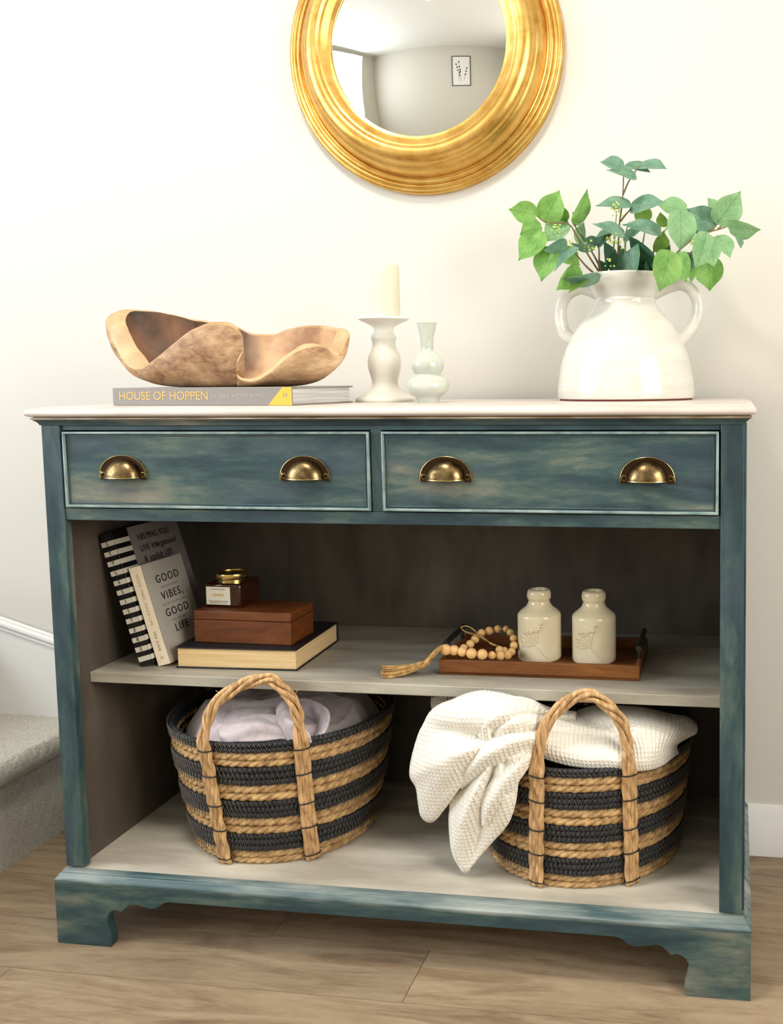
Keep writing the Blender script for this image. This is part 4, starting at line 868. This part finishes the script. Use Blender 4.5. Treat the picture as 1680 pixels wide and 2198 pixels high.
fan((480, 350), [(720, 190, .08), (640, 155, .065), (560, 125, .05), (490, 110, .045), (420, 103, .042), (340, 118, .04), (265, 150, .04), (200, 175, .042), (150, 215, .045), (120, 270, .05), (95, 320, .055), (70, 400, .06), (52, 480, .06), (50, 545, .062), (80, 600, .06), (92, 680, .065), (105, 745, .07), (140, 777, .072), (175, 768, .07), (215, 720, .065), (252, 672, .06)],
    [(q_, 0) for q_ in (.015, .020, .026, .031, .035, .037, .036, .033, .027, .017, .021, .034, .045, .050, .046, .038, .028, .024, .018, .008, 0)], .028, 1.)
fan((500, 400), [(256, 660, .062), (250, 760, .06), (255, 860, .058), (265, 930, .058), (290, 990, .06), (332, 1040, .062), (372, 1000, .055), (420, 940, .05), (480, 870, .044), (530, 815, .04), (562, 765, .035), (590, 680, .028), (602, 600, .024), (615, 500, .02), (650, 450, .02), (692, 405, .022)],
    [(-.012, 0), (.010, 0), (.026, 0), (.022, 0), (.014, 0), (.004, 0), (-.006, 0), (.004, 0), (.016, 0), (.022, 0), (.018, 0), (.008, 0), (.004, 0), (.012, 0), (.010, 0), (.004, 0)], .018, 4.)
# middle body over the basket mouth
G = net([[Z1(640, 160, .10), Z1(720, 190, .12), Z1(840, 206, .15), Z1(930, 215, .16), Z1(1040, 205, .16), Z1(1130, 215, .17)],
    [Z1(600, 240, .055), Z1(720, 235, .07), Z1(840, 240, .095), Z1(940, 250, .11), Z1(1050, 245, .12), Z1(1140, 260, .13)],
    [Z1(590, 320, .020), Z1(720, 300, .035), Z1(840, 300, .055), Z1(950, 310, .07), Z1(1060, 300, .085), Z1(1150, 310, .09)],
    [Z1(600, 370, .010), Z1(720, 350, .022), Z1(840, 370, .040), Z1(950, 385, .048), Z1(1060, 380, .055), Z1(1150, 390, .06)],
    [Z1(640, 410, .018), Z1(720, 405, .028), Z1(840, 430, .034), Z1(950, 450, .036), Z1(1060, 450, .040), Z1(1150, 460, .045)],
    [Z1(680, 425, .035), Z1(740, 450, .042), Z1(860, 485, .042), Z1(960, 498, .042), Z1(1070, 500, .046), Z1(1150, 510, .05)]], 9, 9); wt.grid(G, 0, uvgrid(G))
G = net([[Z1(900, 215, .165), Z1(980, 185, .165), Z1(1100, 182, .17), Z1(1240, 190, .18), Z1(1380, 222, .19), Z1(1470, 238, .19), Z1(1508, 262, .185)],
    [Z1(920, 230, .13), Z1(1010, 215, .125), Z1(1120, 215, .125), Z1(1250, 225, .13), Z1(1390, 252, .14), Z1(1480, 262, .15), Z1(1524, 285, .16)],
    [Z1(960, 260, .11), Z1(1050, 255, .095), Z1(1140, 250, .09), Z1(1260, 270, .09), Z1(1390, 295, .10), Z1(1475, 305, .125), Z1(1520, 318, .15)],
    [Z1(1040, 330, .09), Z1(1100, 320, .075), Z1(1160, 320, .066), Z1(1270, 335, .065), Z1(1370, 345, .08), Z1(1440, 345, .11), Z1(1490, 335, .15)],
    [Z1(1080, 400, .07), Z1(1130, 400, .06), Z1(1190, 400, .054), Z1(1280, 400, .054), Z1(1350, 395, .07), Z1(1400, 385, .10), Z1(1430, 370, .14)],
    [Z1(1080, 470, .06), Z1(1140, 470, .052), Z1(1200, 470, .05), Z1(1280, 465, .052), Z1(1340, 450, .066), Z1(1385, 425, .09), Z1(1420, 400, .13)],
    [Z1(1090, 510, .06), Z1(1150, 515, .056), Z1(1210, 515, .056), Z1(1290, 505, .06), Z1(1350, 482, .074), Z1(1392, 450, .10), Z1(1430, 425, .13)]], 8, 8); wt.grid(G, 0, uvgrid(G))
wo = build('white_throw', wt, M_waffle, base=(.9, .2, .15), angle=180, solid=.0035, recalc=False)
tag(wo, 'white waffle throw spilling over the left side of the right striped basket', 'throw')
b = MB()      # the swirl of gathered cloth at the knot
def ridge(pts, ws, hs):      # a soft fold: its two edges sink into the cloth, its crest stands towards the room
    P = catmull([Z1(a, c, yy) for a, c, yy in pts], 8); n = len(P); Wd = [q.x for q in catmull([Vector((r, 0, 0)) for r in ws], 8)]; Hh = [q.x for q in catmull([Vector((r, 0, 0)) for r in hs], 8)]
    G = []
    for k, p in enumerate(P):
        t = (P[min(k+1, n-1)]-P[max(k-1, 0)]).normalized(); vw = (CAM-p).normalized(); sd = t.cross(vw).normalized()
        G.append([p+sd*(Wd[k]*s_)+vw*(Hh[k]*math.cos(s_*PI/2)**1.3-.010*abs(s_)**2) for s_ in [q/8 for q in range(-8, 9)]])
    b.grid(G, 0, [[(p.x, p.z) for p in r] for r in G])
ridge([(900, 240, .10), (760, 225, .07), (640, 200, .035), (545, 212, .012), (475, 245, .006), (440, 290, .006), (452, 340, .010), (500, 372, .016)], [.010, .013, .020, .026, .024, .018, .012, .004], [.004, .008, .014, .018, .018, .014, .008, .0])
ridge([(930, 300, .09), (800, 285, .062), (690, 268, .036), (600, 262, .014), (540, 285, .008), (505, 330, .008), (512, 375, .014)], [.008, .012, .020, .024, .018, .012, .004], [.003, .006, .012, .016, .014, .009, .0])
ridge([(960, 380, .065), (800, 372, .044), (690, 345, .026), (590, 356, .008), (500, 398, .002), (425, 445, .004), (355, 520, .014), (300, 600, .034)], [.008, .012, .018, .022, .024, .022, .016, .006], [.003, .006, .012, .018, .020, .018, .012, .0])
ridge([(700, 410, .030), (620, 470, .012), (540, 560, .006), (470, 680, .012), (430, 800, .028)], [.006, .016, .020, .018, .006], [.004, .010, .012, .010, .0])
build('gathered_folds', b, M_waffle, parent=wo, angle=180, recalc=False)
b = MB(); G = net([[Z1(158, 138, .26), Z1(230, 128, .25), Z1(330, 132, .26)], [Z1(160, 190, .25), Z1(240, 185, .235), Z1(340, 190, .25)], [Z1(185, 260, .26), Z1(250, 260, .25), Z1(345, 260, .26)]], 6, 6); b.grid(G, 0, uvgrid(G))
build('rear_fold', b, M_waffle, parent=wo, angle=180, solid=.004, recalc=False)
